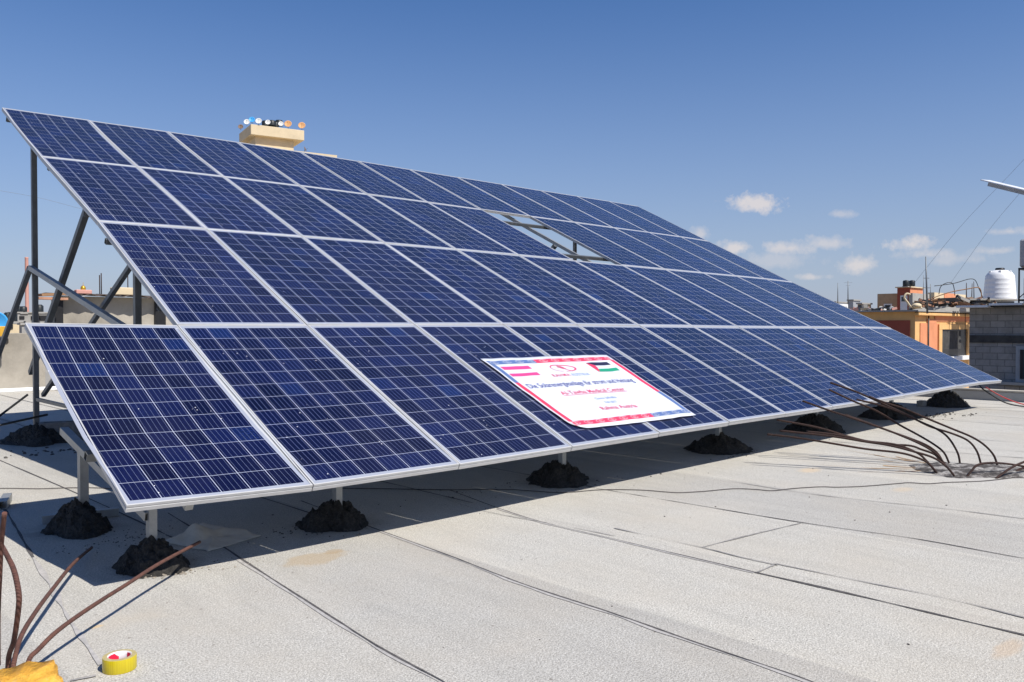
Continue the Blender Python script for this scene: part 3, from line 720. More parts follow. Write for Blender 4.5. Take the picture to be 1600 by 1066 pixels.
# ------------------------------------------------------------------ bent rebars of the column stub on the right
def rebar(path, base, aim, r, mat, label, group, name='rebar', twist=True, z0=0.0, cat='rebar'):
    """path of image points (root first) lifted into the upright plane through the ground points base and aim"""
    b = onz(*base, z0) if not isinstance(base, Vector) else base
    a = onz(*aim, z0) if not isinstance(aim, Vector) else aim
    d = (a - b); d.z = 0; d.normalize(); nrm = Vector((-d.y, d.x, 0)); out = []
    for (px, py) in path:
        rr = Vector(ray(px, py)); c = Vector(CAM); s_ = (b - c).dot(nrm) / rr.dot(nrm); out.append(c + rr * s_)
    out = smoothpath(out, 7)
    bm = bmesh.new(); tube(bm, out, r, 8)
    o = newobj(name, bm, mat); return tag(o, label, cat, group)
G2 = 'rusty rebars bending out of the column stub'
aimv = onz(1162, 720) - onz(1450, 735); aimv.z = 0
def zz(l): return [(1200 + x / 4, 560 + y / 4) for x, y in l]
rb = [
 ([(1056, 715), (1000, 655), (930, 620), (820, 590), (600, 565), (330, 520), (150, 492), (-5, 475)], 'lowest bent rebar, nearly touching the roof, longest to the left'),
 ([(1050, 712), (990, 640), (930, 590), (800, 540), (620, 518), (440, 480), (240, 458)], 'short low bent rebar whose tip ends before the mortar heap'),
 ([(1165, 735), (1110, 672), (1030, 620), (900, 580), (760, 545), (600, 520), (400, 488), (72, 452)], 'bent rebar from the stub front, tip just above the lowest one'),
 ([(1125, 662), (1080, 640), (1040, 600), (960, 570), (880, 545), (700, 535), (500, 488), (300, 430), (55, 385)], 'bent rebar whose tip touches the underside line of the panel edge'),
 ([(1115, 680), (1060, 605), (960, 540), (800, 470), (690, 430), (560, 385), (380, 325), (215, 266)], 'bent rebar crossing the panel edge, leftmost of those over the panels'),
 ([(1100, 668), (1065, 600), (1000, 548), (900, 505), (760, 455), (620, 402), (480, 352)], 'thin bent rebar ending halfway against the panel edge'),
 ([(1132, 655), (1100, 590), (1040, 540), (940, 480), (820, 415), (680, 330), (520, 262), (380, 195)], 'bent rebar in front of the panels, second highest tip'),
 ([(1200, 660), (1185, 590), (1130, 500), (1060, 445), (960, 400), (820, 335), (690, 290), (553, 258)], 'bent rebar with a sharp kink low at its root'),
 ([(1330, 658), (1305, 580), (1250, 515), (1150, 470), (1010, 425), (880, 360), (700, 275), (540, 205), (388, 152)], 'highest bent rebar, its tip far up against the blue panels'),
 ([(1435, 675), (1410, 605), (1350, 540), (1270, 490), (1150, 440), (980, 370), (850, 315), (740, 280), (632, 240)], 'rightmost of the tall arched rebars leaning left'),
]
for i, (pth, lab) in enumerate(rb):
    P_ = zz(pth); base = onz(P_[0][0], P_[0][1] + 2)
    ang = (.0, .03, .0, .02, .0, .02, -.02, .02, 0, -.02)[i]
    a = aimv.copy(); a.rotate(Matrix.Rotation(ang, 3, 'Z'))
    rebar(P_, base, base + a, .0096, 'rust', lab, G2)
# two bars that loop over to the right
b1 = onz(1510, 746); rebar([(1510, 746), (1517, 737), (1527, 727), (1545, 723.5), (1570, 724.5), (1600, 729), (1640, 737)], b1, b1 + Vector((.9, -.45, 0)), .0095, 'rust', 'low looped rebar in front of the stub, bending right', G2)
b2 = onz(1556, 748); rebar([(1556, 748), (1568, 739), (1582, 730), (1600, 722), (1625, 714)], b2, b2 + Vector((.9, -.45, 0)), .0095, 'rust', 'dark rebar rising right at the picture edge', G2)
b3 = onz(1584, 741); rebar([(1584, 741), (1592, 734), (1610, 729), (1640, 728)], b3, b3 + Vector((.9, -.45, 0)), .0095, 'rust', 'short rebar stump behind the rebar at the picture edge', G2)
# rough concrete of the stub
bm = bmesh.new()
cs = onz(1525, 736); prevr = None
cen = bm.verts.new((0, 0, .035))
rings = []
for i in range(1, 9):
    ring = []
    for k in range(40):
        a = 2 * math.pi * k / 40; t = i / 8
        e = 1 / max(abs(math.cos(a)), abs(math.sin(a))) ** .6
        x = math.cos(a) * .50 * t * e * (1 + .18 * noise.noise(Vector((math.cos(a) * 2, math.sin(a) * 2, 4)))); y = math.sin(a) * .36 * t * e * (1 + .2 * noise.noise(Vector((math.cos(a) * 3, math.sin(a) * 3, 9))))
        z = .028 * (1 - t ** 4) + .012 * noise.fractal(Vector((x * 9, y * 9, 1)), 1, 2, 4)
        if i == 8: z = .001
        ring.append(bm.verts.new((x, y, max(z, .001))))
    rings.append(ring)
for k in range(40): bm.faces.new((cen, rings[0][k], rings[0][(k + 1) % 40]))
for a_, b_ in zip(rings, rings[1:]):
    for k in range(40): bm.faces.new((a_[k], b_[k], b_[(k + 1) % 40], a_[(k + 1) % 40]))
def stubm():
    t = NT("rough_stub"); g = t.geo(); f = t.noise(g, 6, 7, .75); t.base(t.ramp(f, [(.38, (.03, .027, .025)), (.50, (.10, .088, .08)), (.58, (.40, .38, .355)), (.66, (.12, .105, .095))])); t.set(Roughness=.95); t.bump(t.noise(g, 40, 6, .7), .9, .02); return t.m
M['stub'] = stubm()
o = newobj('column_stub', bm, 'stub', loc=(cs.x, cs.y, 0)); o.rotation_euler.z = R(-42)
tag(o, 'rough grey concrete column stub from which rebars bend left', 'column stub')

# ------------------------------------------------------------------ rebars and bag at the left foreground
G3 = 'rusty rebars sticking out of the orange bag'
bb = onz(30, 1085); sdir = onz(283, 902) - onz(20, 1075); sdir.z = 0
rebar([(38, 1062), (46, 1030), (60, 1015), (85, 990), (118, 965), (160, 937), (200, 912), (250, 880), (312, 847)], onz(45, 1068), onz(258, 925), .0085, 'rustlight', 'long rusty rebar from the orange bag reaching right to the mortar mound', G3)
rebar([(18, 1060), (24, 1025), (35, 990), (60, 950), (85, 917), (115, 880), (143, 856)], onz(25, 1068), onz(112, 918), .0085, 'rustlight', 'rusty rebar with a pale cut end, middle one from the bag', G3)
rebar([(12, 1060), (14, 1025), (22, 1000), (29, 950), (29, 925), (22, 892), (12, 870), (2, 852), (-8, 838)], onz(14, 1068), onz(-40, 990), .009, 'rustlight', 'rusty rebar curving up and back left out of the frame', G3)
rebar([(-3, 1040), (-3, 960), (0, 890), (2, 850), (7, 802)], onz(-2, 1062), onz(-60, 940), .0085, 'rustlight', 'upright rusty rebar at the left picture edge', G3)
# crumpled orange bag wrapped round the stub
bm = bmesh.new(); c0 = onz(12, 1130); 
nzr = 14; na = 44; rings = []
for i in range(nzr + 1):
    t = i / nzr; ring = []
    for k in range(na):
        a = 2 * math.pi * k / na
        r0 = .165 - .02 * t + .006 * math.sin(a * 7 + t * 5) + .016 * noise.fractal(Vector((math.cos(a) * 2.2, math.sin(a) * 2.2, t * 2.5)), 1, 2, 4)
        z = t * (.135 + .012 * math.sin(a * 2 + 1.0) + .006 * math.sin(a * 9))
        if i > nzr - 2: r0 -= .012
        ring.append(bm.verts.new((r0 * math.cos(a), r0 * math.sin(a), z)))
    rings.append(ring)
for a_, b_ in zip(rings, rings[1:]):
    for k in range(na): bm.faces.new((a_[k], a_[(k + 1) % na], b_[(k + 1) % na], b_[k]))
inner = [bm.verts.new((v.co.x * .45, v.co.y * .45, v.co.z * .86)) for v in rings[-1]]
for k in range(na): bm.faces.new((rings[-1][k], rings[-1][(k + 1) % na], inner[(k + 1) % na], inner[k]))
bm.faces.new(inner)
tag(newobj('plastic_bag', bm, 'bag', smooth=True, loc=(c0.x, c0.y, 0)), 'crumpled orange plastic bag wrapped round the rebars at lower left', 'plastic bag')

# tape roll
tp = onz(187, 1045); tp.z = 0
t = thing('tape_roll', tp, 'yellow roll of packing tape lying flat on the roof', 'tape roll')
bm = bmesh.new(); ro, ri, hh = .058, .0405, .050
lathe(bm, [(ri + .0005, 0), (ro, 0), (ro + .0006, .002), (ro, hh - .002), (ro - .001, hh)], 48); newobj('tape_winding', bm, 'tape', t, smooth=True)
bm = bmesh.new(); lathe(bm, [(ro - .001, hh), (ri + .001, hh + .0005)], 48); newobj('tape_edge', bm, 'tapeside', t)
bm = bmesh.new(); lathe(bm, [(ri + .001, hh + .0006), (ri - .001, hh), (ri - .002, 0), (ri + .0005, 0)], 48)
core = newobj('tape_core', bm, 'card', t, smooth=True)
for a0, a1, z0, z1, mi in ((R(75), R(165), .006, .046, 0), (R(-15), R(28), .004, .047, 0)):
    n = 14; bm = bmesh.new()
    for i in range(n):
        a = a0 + (a1 - a0) * i / n; b = a0 + (a1 - a0) * (i + 1) / n; rr = ri - .0030
        f0 = .0 if i > 2 else .012 * (3 - i) / 3
        bm.faces.new([bm.verts.new(p) for p in ((rr * math.cos(a), rr * math.sin(a), z0), (rr * math.cos(a), rr * math.sin(a), z1 - f0), (rr * math.cos(b), rr * math.sin(b), z1 - f0), (rr * math.cos(b), rr * math.sin(b), z0))])
    newobj('core_label', bm, 'pinkred', core)

# crumpled sack lying in the shade
bm = bmesh.new()
q = [onz(258, 848), onz(316, 818), onz(408, 838), onz(325, 863)]
n = 26
g = []
for j in range(n + 1):
    row = []
    for i in range(n + 1):
        a, b = i / n, j / n
        p = (q[0] * (1 - a) + q[3] * a) * (1 - b) + (q[1] * (1 - a) + q[2] * a) * b
        e = min(a, 1 - a, b, 1 - b)
        wob = Vector((noise.noise(Vector((a * 4, b * 4, 2))), noise.noise(Vector((a * 4, b * 4, 7))), 0)) * .03
        z = .006 + min(1, e * 5) * (.018 + .030 * noise.fractal(Vector((a * 2.6 + 1, b * 2.6, 3)), 1, 2, 5) + .055 * math.exp(-((a - .45) ** 2 + (b - .30) ** 2) / .035)) + .022 * max(0, 1 - abs(a - b * .8 - .1) * 7) * min(1, e * 6)
        row.append(bm.verts.new(p + wob + Vector((0, 0, max(z, .004)))))
    g.append(row)
for j in range(n):
    for i in range(n): bm.faces.new((g[j][i], g[j][i + 1], g[j + 1][i + 1], g[j + 1][i]))
sk = newobj('cloth_sack', bm, 'sack', smooth=True); md = sk.modifiers.new('s', 'SOLIDIFY'); md.thickness = .004
tag(sk, 'crumpled pale cloth sack lying in the shade behind the first mound', 'sack')

# hollow block behind the rear post
t = thing('hollow_block', onz(96, 689), 'grey hollow concrete block standing behind the rear mound', 'concrete block')
bm = bmesh.new()
for y0, y1 in ((0, .04), (.16, .20)): box(bm, -.22, .26, y0, y1, 0, .20, .004)
for x0, x1 in ((-.219, -.18), (0, .04), (.22, .259)): box(bm, x0, x1, .041, .159, .001, .199)
o = newobj('block_shell', bm, 'block', t); t.rotation_euler.z = R(-20)
t['label'] = 'grey hollow concrete block beside the rear mortar mound'
# off-cuts of tube on the roof
def tubeoff(p, q, w_, label, mat='steel'):
    bm = bmesh.new(); d = (q - p); c = (p + q) / 2; c.z = 0; z = Vector((0, 0, w_ / 2 + .004))
    p2 = Vector((p.x, p.y, 0)) - c + z; q2 = Vector((q.x, q.y, 0)) - c + z
    bar(bm, p2, q2, w_, w_, hollow=True); tag(newobj('tube_offcut', bm, mat, loc=c), label, 'steel tube', 'steel tube offcuts lying on the roof')
tubeoff(onz(66, 819), onz(185, 806), .05, 'square steel tube offcut lying behind the second mortar mound')
a = onz(4, 797); tubeoff(a, a + Vector((.10, .30, 0)), .055, 'short square steel tube offcut at the left picture edge, in sunlight')
bm = bmesh.new(); p = onz(962 + 478, 634); 
bm = bmesh.new(); box(bm, -.08, .08, -.05, .05, 0, .09, .006)
tag(newobj('concrete_lump', bm, 'conc', loc=(onz(1440, 635))), 'small pale concrete lump beside the farthest mortar mound', 'concrete lump')
# thin black rods at far left
rodpl = onz(60, 660)
for a, b, lab in (((-30, 672), (43, 617), 'upper thin black rod entering from the left picture edge'), ((-30, 671), (74, 648), 'lower thin black rod entering from the left picture edge')):
    bm = bmesh.new(); p = at(a[0], a[1], 5.2); q = at(b[0], b[1], 5.6); tube(bm, [p, q], .008, 6)
    # runs down to the roof outside the picture
    g0 = p + (p - q).normalized() * max(.0, (p.z - .0) / max(1e-3, abs((p - q).normalized().z)))
    tube(bm, [g0, p], .008, 6)
    tag(newobj('thin_rod', bm, 'black'), lab, 'rod', 'thin black rods at the left')

# cables
def cable(pts, r, mat, label, name='cable'):
    bm = bmesh.new(); tube(bm, smoothpath(pts, 6), r, 6); return tag(newobj(name, bm, mat), label, 'cable')
cp = [(-60, 770), (0, 764.5), (60, 765), (110, 763.5), (160, 764), (240, 770), (330, 768), (440, 763), (520, 764), (600, 765), (700, 766.5), (790, 766), (838, 769), (880, 771), (940, 766.5), (1000, 767), (1040, 770), (1062, 771), (1100, 769), (1145, 765), (1180, 766), (1206, 768),
      (1240, 764.5), (1280, 762), (1310, 762.5), (1350, 761), (1400, 757), (1420, 755.5), (1450, 757), (1480, 755), (1510, 754), (1545, 752), (1600, 745), (1660, 735)]
cable([onz(*p) + Vector((0, 0, .006)) for p in cp], .0035, 'cable', 'thin dark cable winding along the roof in front of the mounds')
base = onz(1575, 640)
def pathd(l): return [at(px, py, d) for px, py, d in l]
cable(pathd([(1530, 602, 13.0), (1537, 609, 12.9), (1552, 619, 12.9), (1570, 629, 12.9), (1590, 634, 12.9)]) + [onz(1612, 638) + Vector((0, 0, .02)), onz(1660, 642) + Vector((0, 0, .012))], .011, 'black', 'black cable drooping from the right end of the array')
cable(pathd([(1540, 605, 13.0), (1560, 617, 12.9), (1580, 626, 12.9), (1600, 632, 12.9)]) + [onz(1620, 636) + Vector((0, 0, .03)), onz(1665, 640) + Vector((0, 0, .010))], .009, 'redcable', 'red cable drooping beside the black one at the right')
cable(pathd([(-40, 290, 30), (0, 298, 30), (60, 309, 31), (133, 328, 32), (330, 380, 34)]), .005, 'wire', 'faint overhead wire crossing the sky at the left', 'overhead_wire')
cable(pathd([(1425, 447, 60), (1500, 355, 58), (1590, 260, 56), (1680, 160, 54)]), .008, 'wire', 'faint overhead wire rising to the upper right, left of two', 'overhead_wire')
cable(pathd([(1485, 443, 60), (1545, 360, 58), (1595, 300, 56), (1700, 175, 54)]), .008, 'wire', 'faint overhead wire rising to the upper right, right of two', 'overhead_wire')

# ------------------------------------------------------------------ parapets and the shed at the left
t = thing('parapet_wall', (0, 14.35, 0), 'low weathered beige plaster wall at the left roof edge', 'wall')
bm = bmesh.new(); box(bm, -9, 3.5, 14.35 - 14.35, .20, 0, 1.13, .01); newobj('wall_body', bm, 'plaster', t)
bm = bmesh.new(); box(bm, -9, 13.9, -.10, -.004, 0, .07, .008); newobj('base_ledge', bm, 'white', t)
sh = thing('roof_shed', (3.9, 14.6, 0), 'beige plastered rooftop shed with overhanging corrugated roof behind the frame', 'shed')
def corr(bm, x0, x1, y0, y1, z0, z1, amp=.04, n=60, t=.006):
    prev = None
    for i in range(n + 1):
        x = x0 + (x1 - x0) * i / n; dz = amp * math.sin(i * math.pi / 2) + .03 * noise.noise(Vector((x * 1.3, 0, 5)))
        yy = y0 + .12 * noise.noise(Vector((x * 1.1, 3, 1)))
        a = [bm.verts.new(v) for v in ((x, yy, z0 + dz), (x, y1, z1 + dz), (x, y1, z1 + dz - t), (x, yy, z0 + dz - t))]
        if prev:
            for k in range(4): bm.faces.new((prev[k], prev[(k + 1) % 4], a[(k + 1) % 4], a[k]))
        prev = a
bm = bmesh.new(); box(bm, 0, 6.6, 0, .8, -.0, 1.88); newobj('wall', bm, 'plaster', sh)
bm = bmesh.new(); corr(bm, -.12, 6.9, -.27, 1.0, 1.90, 1.96, amp=.02, n=110); newobj('roof', bm, 'shedroof', sh)
bm = bmesh.new(); box(bm, -.18, -.02, -.08, .10, 0, 1.84); newobj('post', bm, 'dark', sh)
bm = bmesh.new(); box(bm, 1.82, 2.05, -.06, -.004, 1.0, 1.80); newobj('recess', bm, 'dark', sh)
bm = bmesh.new(); box(bm, 3.35, 3.55, -.07, -.004, .95, 1.80); newobj('downpipe', bm, 'dark', sh)
bm = bmesh.new(); tube(bm, [(2.7, -.05, 1.35), (2.95, -.12, 1.08), (2.75, -.1, 1.03)], .015, 5); tube(bm, [(2.75, -.1, 1.05), (3.35, -.1, 1.12)], .015, 5); newobj('bracket', bm, 'steeldark', sh)
# bricks, stones and boards weighing the shed roof down
for i, (x, w_, h_, mt) in enumerate(((.35, .3, .12, 'pinkc'), (1.15, .5, .22, 'cream'), (2.25, .34, .14, 'pinkc'), (2.75, .28, .12, 'pinkc'), (3.3, .40, .14, 'rustsheet'), (4.1, .3, .12, 'cream'), (4.7, .4, .15, 'pinkc'), (5.3, .4, .14, 'conc'))):
    h_ *= .72; bm = bmesh.new(); box(bm, -w_ / 2, w_ / 2, -.08, .08, 0, h_, .012)
    lab = ['small pink block at the left end of the shed roof', 'largest cream slab on the shed roof', 'pinkish block right of the two roof rods', 'pink block next to the one by the roof rods', 'rusty brown block on the shed roof', 'cream block near the black drum on the shed roof', 'pink block behind the array edge on the shed roof', 'grey block on the shed roof by the panel edge'][i]
    tag(newobj('roof_weight', bm, mt, loc=(3.9 + x, 14.5, 1.925)), lab, 'block', 'blocks weighing down the shed roof')
t = thing('black_drum', (3.9 + 2.15, 14.8, 2.0), 'black round drum standing on the shed roof', 'drum')
bm = bmesh.new(); lathe(bm, [(.05, .06), (.11, .08), (.12, .12), (.11, .16), (.05, .18), (.0, .182)], 20); newobj('drum_body', bm, 'tankblack', t, smooth=True)
bm = bmesh.new(); box(bm, -.05, .05, -.05, .05, -.06, .058); newobj('drum_stand', bm, 'dark', t)
for i, (px, y0, d) in enumerate(((156, 430, 18.2), (158.6, 427, 18.2), (200, 426, 19))):
    bm = bmesh.new(); b = at(px, 462, d); tp_ = at(px - .5, y0, d); tube(bm, [b, tp_], .011, 6)
    tag(newobj('roof_rod', bm, 'rust'), ('left one of a pair of thin rods above the shed roof', 'right one of a pair of thin rods above the shed roof', 'single thin rod above the shed roof by the array edge')[i], 'rod', 'thin rods above the shed roof')
for i, (a, b, w_, lab) in enumerate((((62, 461), (92, 460), .05, 'upper weathered board jutting left of the shed roof'), ((57, 466), (90, 467), .045, 'lower rusty board jutting left of the shed roof'))):
    bm = bmesh.new(); p = onY(*a, 14.0); q = onY(*b, 14.0); bar(bm, p, q + (q - p) * .4, .3, w_); tag(newobj('board', bm, 'wood' if i == 0 else 'rustsheet'), lab, 'board', 'boards jutting from the shed roof')
# blue dish, yellow board and black crate at the picture's left edge
p = at(-8, 505, 15.6)
t = thing('blue_dish', p, 'bright blue round dish cut by the left picture edge', 'dish')
bm = bmesh.new(); ax = Vector(ray(-8, 505)) * -1; lathe(bm, [(.0, -.06), (.10, -.055), (.19, -.025), (.222, 0), (.222, .006), (.19, -.018), (.0, -.054)], 28, axis=ax); newobj('dish_bowl', bm, 'bluedish', t, smooth=True)
bm = bmesh.new(); tube(bm, [(0.0, .09, 0), (0, .12, -.42)], .02, 6); newobj('dish_pole', bm, 'steeldark', t)
p = at(-6, 520, 15.7); bm = bmesh.new(); box(bm, -.19, .19, -.08, .08, -.07, .12, .01)
tag(newobj('yellow_crate', bm, 'yellow', loc=p), 'yellow box below the blue dish at the left edge', 'box').rotation_euler.z = R(-35)
p2 = at(-6, 532, 15.7); bm = bmesh.new(); box(bm, -.20, .19, -.09, .09, -.08, .06, .03)
tag(newobj('dark_stand', bm, 'dark', loc=p2), 'dark bracket under the yellow box at the left edge', 'bracket').rotation_euler.z = R(-35)

# low kerb at the right roof edge
t = thing('roof_kerb', (14.35, 0, 0), 'low grey concrete kerb with a sandy top at the right roof edge', 'kerb')
bm = bmesh.new(); box(bm, 0, .18, -11, 14.3, -.3, .155, .01); newobj('kerb_body', bm, 'conc', t)
bm = bmesh.new(); box(bm, -.01, .20, -11, 14.3, .158, .185, .004); newobj('kerb_top', bm, 'plaster', t)

# ------------------------------------------------------------------ neighbouring buildings
def building(name, pl, pc, pr, ytop, d, label, mat='conc', zb=-10, cat='building', ztop=None, group=None):
    """corner at image column pc; the shaded face runs to column pl, the sunlit face to column pr"""
    c = at(pc, ytop, d); X0, Y0, Z1 = c.x, c.y, c.z if ztop is None else ztop
    Y1 = onX(pl, ytop, X0).y; X1 = onY(pr, ytop, Y0).x
    t = thing(name, (X0, Y0, zb), label, cat, group)
    bm = bmesh.new(); box(bm, 0, X1 - X0, 0, Y1 - Y0, 0, Z1 - zb); newobj('wall', bm, mat, t)
    t['_'] = 0; del t['_']
    return t, X0, Y0, X1, Y1, Z1, zb
def faceS(t, X0, Y0, zb, p0, p1, mat, name, dep=.05, parent=None, out=0.004):
    """panel on the sunlit (-Y) face from image rectangle corners p0, p1"""
    a = onY(*p0, Y0); b = onY(*p1, Y0); bm = bmesh.new()
    box(bm, min(a.x, b.x) - X0, max(a.x, b.x) - X0, -dep, -out + .0, min(a.z, b.z) - zb, max(a.z, b.z) - zb); return newobj(name, bm, mat, parent or t)
def faceW(t, X0, Y0, zb, p0, p1, mat, name, dep=.05, parent=None, out=.004):
    a = onX(*p0, X0); b = onX(*p1, X0); bm = bmesh.new()
    box(bm, -dep, -out, min(a.y, b.y) - Y0, max(a.y, b.y) - Y0, min(a.z, b.z) - zb, max(a.z, b.z) - zb); return newobj(name, bm, mat, parent or t)

# tall stair tower with satellite dishes
D_T = 85
tt, X0, Y0, X1, Y1, Z1, zb = building('apartment_block', 372, 398, 524, 243, D_T, 'cream apartment block with a stair tower full of dishes behind the array', 'cream', ztop=onY(524, 249, at(398, 243, D_T).y).z)
c = at(391, 193, D_T); zt = c.z; sx, sy = c.x, c.y; sX1 = onY(474, 203, sy).x; sY1 = onX(365, 213, sx).y
bm = bmesh.new(); box(bm, sx - X0, sX1 - X0, sy - Y0, sY1 - Y0, zt - 1.05 - zb, zt - zb, .03); newobj('tower_slab', bm, 'cream', tt)
cc = at(397.5, 215, D_T + .8); tX1 = onY(457, 230, cc.y).x
bm = bmesh.new(); box(bm, cc.x - X0, tX1 - X0, cc.y - Y0, sY1 - .7 - Y0, Z1 - zb + .01, zt - 1.055 - zb); newobj('stair_tower', bm, 'cream', tt)
for r_ in range(5):
    for k in range(4):
        bm = bmesh.new(); x = 1.2 + k * (X1 - X0 - 2.4) / 3 - .5; z = 2.0 + r_ * 3.2
        box(bm, x, x + 1.0, -.06, -.005, z, z + 1.3); newobj('window', bm, 'dark', tt)
tt.rotation_euler.z = R(-13); tt.scale = (.915, 1.35, 1)
def dish(px, py, d, r, mat, label, aim=(-.55, -.75, .35), poleto=None, grp='satellite dishes on the stair tower'):
    d = 85 + (d - 85) * .62; p = at(px, py, d); t = thing('satellite_dish', p, label, 'satellite dish', grp); ax = Vector(aim).normalized()
    bm = bmesh.new(); lathe(bm, [(0, -.22 * r), (.5 * r, -.17 * r), (.85 * r, -.06 * r), (r, 0), (r, .02), (.85 * r, -.04 * r), (.5 * r, -.15 * r), (0, -.20 * r)], 24, axis=ax); newobj('dish_bowl', bm, mat, t, smooth=True)
    bm = bmesh.new(); tube(bm, [ax * (-.2 * r), Vector((0, 0, (poleto if poleto is not None else -r * 1.25))) - Vector((ax.x, ax.y, 0)) * r * .35], .03 * max(1, r * 2), 6); newobj('dish_pole', bm, 'steeldark', t)
    bm = bmesh.new(); tube(bm, [Vector((0, 0, -r * .9)), ax * r * .9 + Vector((0, 0, -r * .1))], .009, 5); bmesh.ops.create_icosphere(bm, subdivisions=1, radius=.035, matrix=Matrix.Translation(ax * r * .9 + Vector((0, 0, -r * .1)))); newobj('feed_horn', bm, 'dark', t)
dish(376, 198, 92, .27, 'dishb', 'small brown dish lowest at the left of the stair tower')
dish(385.5, 190.5, 88, .30, 'dishw', 'grey white dish seen edge on, left of the blue one')
dish(393.5, 187, 85.6, .31, 'bluedish', 'bright blue satellite dish on the stair tower')
dish(404, 189, 86, .31, 'dishw', 'largest white dish just right of the blue one')
dish(418.5, 191, 87, .27, 'dishw', 'white dish in front of the black drums, middle of the tower')
dish(439, 193.5, 88.5, .27, 'dishw', 'white dish left of the two orange dishes')
dish(450, 193.5, 89.5, .38, 'disho', 'left of two orange satellite dishes on the tower')
dish(471.5, 196, 91.5, .38, 'disho', 'orange satellite dish at the right end of the tower')
for i, (px, py, w_) in enumerate(((414, 193, .32), (425, 192.5, .42), (431, 195, .32), (436, 192, .42))):
    t = thing('water_drum', at(px, py + 4.5, 87.4 + i * .4), ['black drum left of the middle white dish', 'black drum right of the middle white dish', 'low black drum between two white dishes', 'black drum behind the white dish near the orange ones'][i], 'drum', 'black drums on the stair tower')
    bm = bmesh.new(); lathe(bm, [(w_, 0), (w_, .45), (w_ * .8, .55), (.1, .6), (0, .6)], 14); newobj('drum_body', bm, 'tankblack', t, smooth=True)
dish(477, 233, 93, .26, 'dishb', 'small dark dish on the roof beside the stair tower', aim=(.5, -.5, .3), grp='things on the roof beside the stair tower')

# grey block house at the right
BX = 21.0
yl = onX(1515, 483, BX).y
t = thing('block_house', (BX, yl, -10), 'grey concrete block house with a white sheet roof edge at the right', 'house')
zt = onX(1560, 479, BX).z
bm = bmesh.new(); box(bm, 0, 7.0, -6, 0, 0, zt + 10); newobj('wall', bm, 'blockwall', t)
bm = bmesh.new(); z0 = onX(1500, 481, BX - .3).z + 10; z1 = onX(1600, 473.5, BX - .3).z + 10; yy0 = onX(1497, 481, BX - .3).y - yl
for k in range(9):
    y1 = yy0 - k * .72; y2 = y1 - .70
    zz1 = z0 + (z1 - z0) * (k * .72) / 1.2 if k * .72 < 1.2 else z1; zz1 = z0 + .04 * k
    box(bm, -.45, 6.8, y2, y1, zz1 - .0, zz1 + .05)
newobj('roof_sheet', bm, 'sheetw', t)
bm = bmesh.new(); box(bm, -.25, 6.8, -6.2, yy0 - .12, zt + 10 - .02, zt + 10.03); newobj('roof_beam', bm, 'dark', t)
bm = bmesh.new(); zb_ = onX(1560, 530, BX).z + 10; box(bm, -.03, -.002, -6, -.01, zb_ - .09, zb_ + .09); newobj('lintel_band', bm, 'darkblock', t)
wy0 = onX(1588, 560, BX).y - yl; wz1 = onX(1590, 541, BX).z + 10; wz0 = onX(1590, 597, BX).z + 10
bm = bmesh.new(); box(bm, -.05, -.004, wy0 - 1.5, wy0, wz0, wz1); wf = newobj('window', bm, 'tankblue', t)
bm = bmesh.new(); box(bm, -.07, -.052, wy0 - 1.42, wy0 - .10, wz0 + .08, wz1 - .08); wg = newobj('window_pane', bm, 'glass', wf)
bm = bmesh.new(); box(bm, -.09, -.072, wy0 - .16, wy0 - .10, wz0 + .08, wz1 - .08); newobj('window_frame', bm, 'dark', wf)
bm = bmesh.new(); box(bm, -.16, -.004, wy0 - 1.6, wy0 + .30, wz0 - .07, wz0 - .005); newobj('window_sill', bm, 'conc', t)

# orange and ochre house with a window opening
t, X0, Y0, X1, Y1, Z1, zb = building('painted_house', 1340, 1430, 1530, 487, 31, 'ochre house with orange fields and one open window left of the block house', 'ochre', cat='house')
P_ = (t, X0, Y0, zb)
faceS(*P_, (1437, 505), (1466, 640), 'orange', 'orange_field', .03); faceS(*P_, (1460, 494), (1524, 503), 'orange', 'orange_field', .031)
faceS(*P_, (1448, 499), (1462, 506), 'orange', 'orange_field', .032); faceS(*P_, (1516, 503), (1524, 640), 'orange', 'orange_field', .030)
wnd = faceS(*P_, (1469, 515), (1508, 557), 'dark', 'window', .034)
a = onY(1464, 507, Y0); b = onY(1513, 560, Y0)
bm = bmesh.new()
for (x0, x1, z0, z1) in ((a.x, b.x, onY(1480, 515, Y0).z + .005, a.z), (a.x, onY(1468.5, 540, Y0).x, b.z, onY(1480, 515, Y0).z), (onY(1508.5, 540, Y0).x, b.x, b.z, onY(1480, 515, Y0).z)):
    box(bm, x0 - X0, x1 - X0, -.09, -.036, z0 - zb, z1 - zb)
newobj('window_surround', bm, 'ochre', wnd)
bm = bmesh.new(); p = onY(1495, 560, Y0); q = onY(1514, 560, Y0); box(bm, onY(1460, 560, Y0).x - X0, q.x - X0, -.22, -.005, p.z - zb - .06, p.z - zb + .10); newobj('window_sill', bm, 'white', t)
bm = bmesh.new(); box(bm, -.10, X1 - X0 + .15, -.18, -.004, Z1 - zb - .15, Z1 - zb - .04, .02); newobj('cornice', bm, 'ochre', t)
bm = bmesh.new(); box(bm, -.25, X1 - X0 + .1, -.2, Y1 - Y0, Z1 - zb + .003, Z1 - zb + .06); newobj('roof_edge', bm, 'conc', t)
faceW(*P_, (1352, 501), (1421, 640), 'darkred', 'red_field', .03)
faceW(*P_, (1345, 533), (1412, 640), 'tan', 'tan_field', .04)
bm = bmesh.new(); p = onY(1448, 500, Y0); tube(bm, [(p.x - X0, -.07, Z1 - zb), (p.x - X0, -.07, Z1 - zb - 4)], .025, 6); newobj('drain_pipe', bm, 'dark', t)
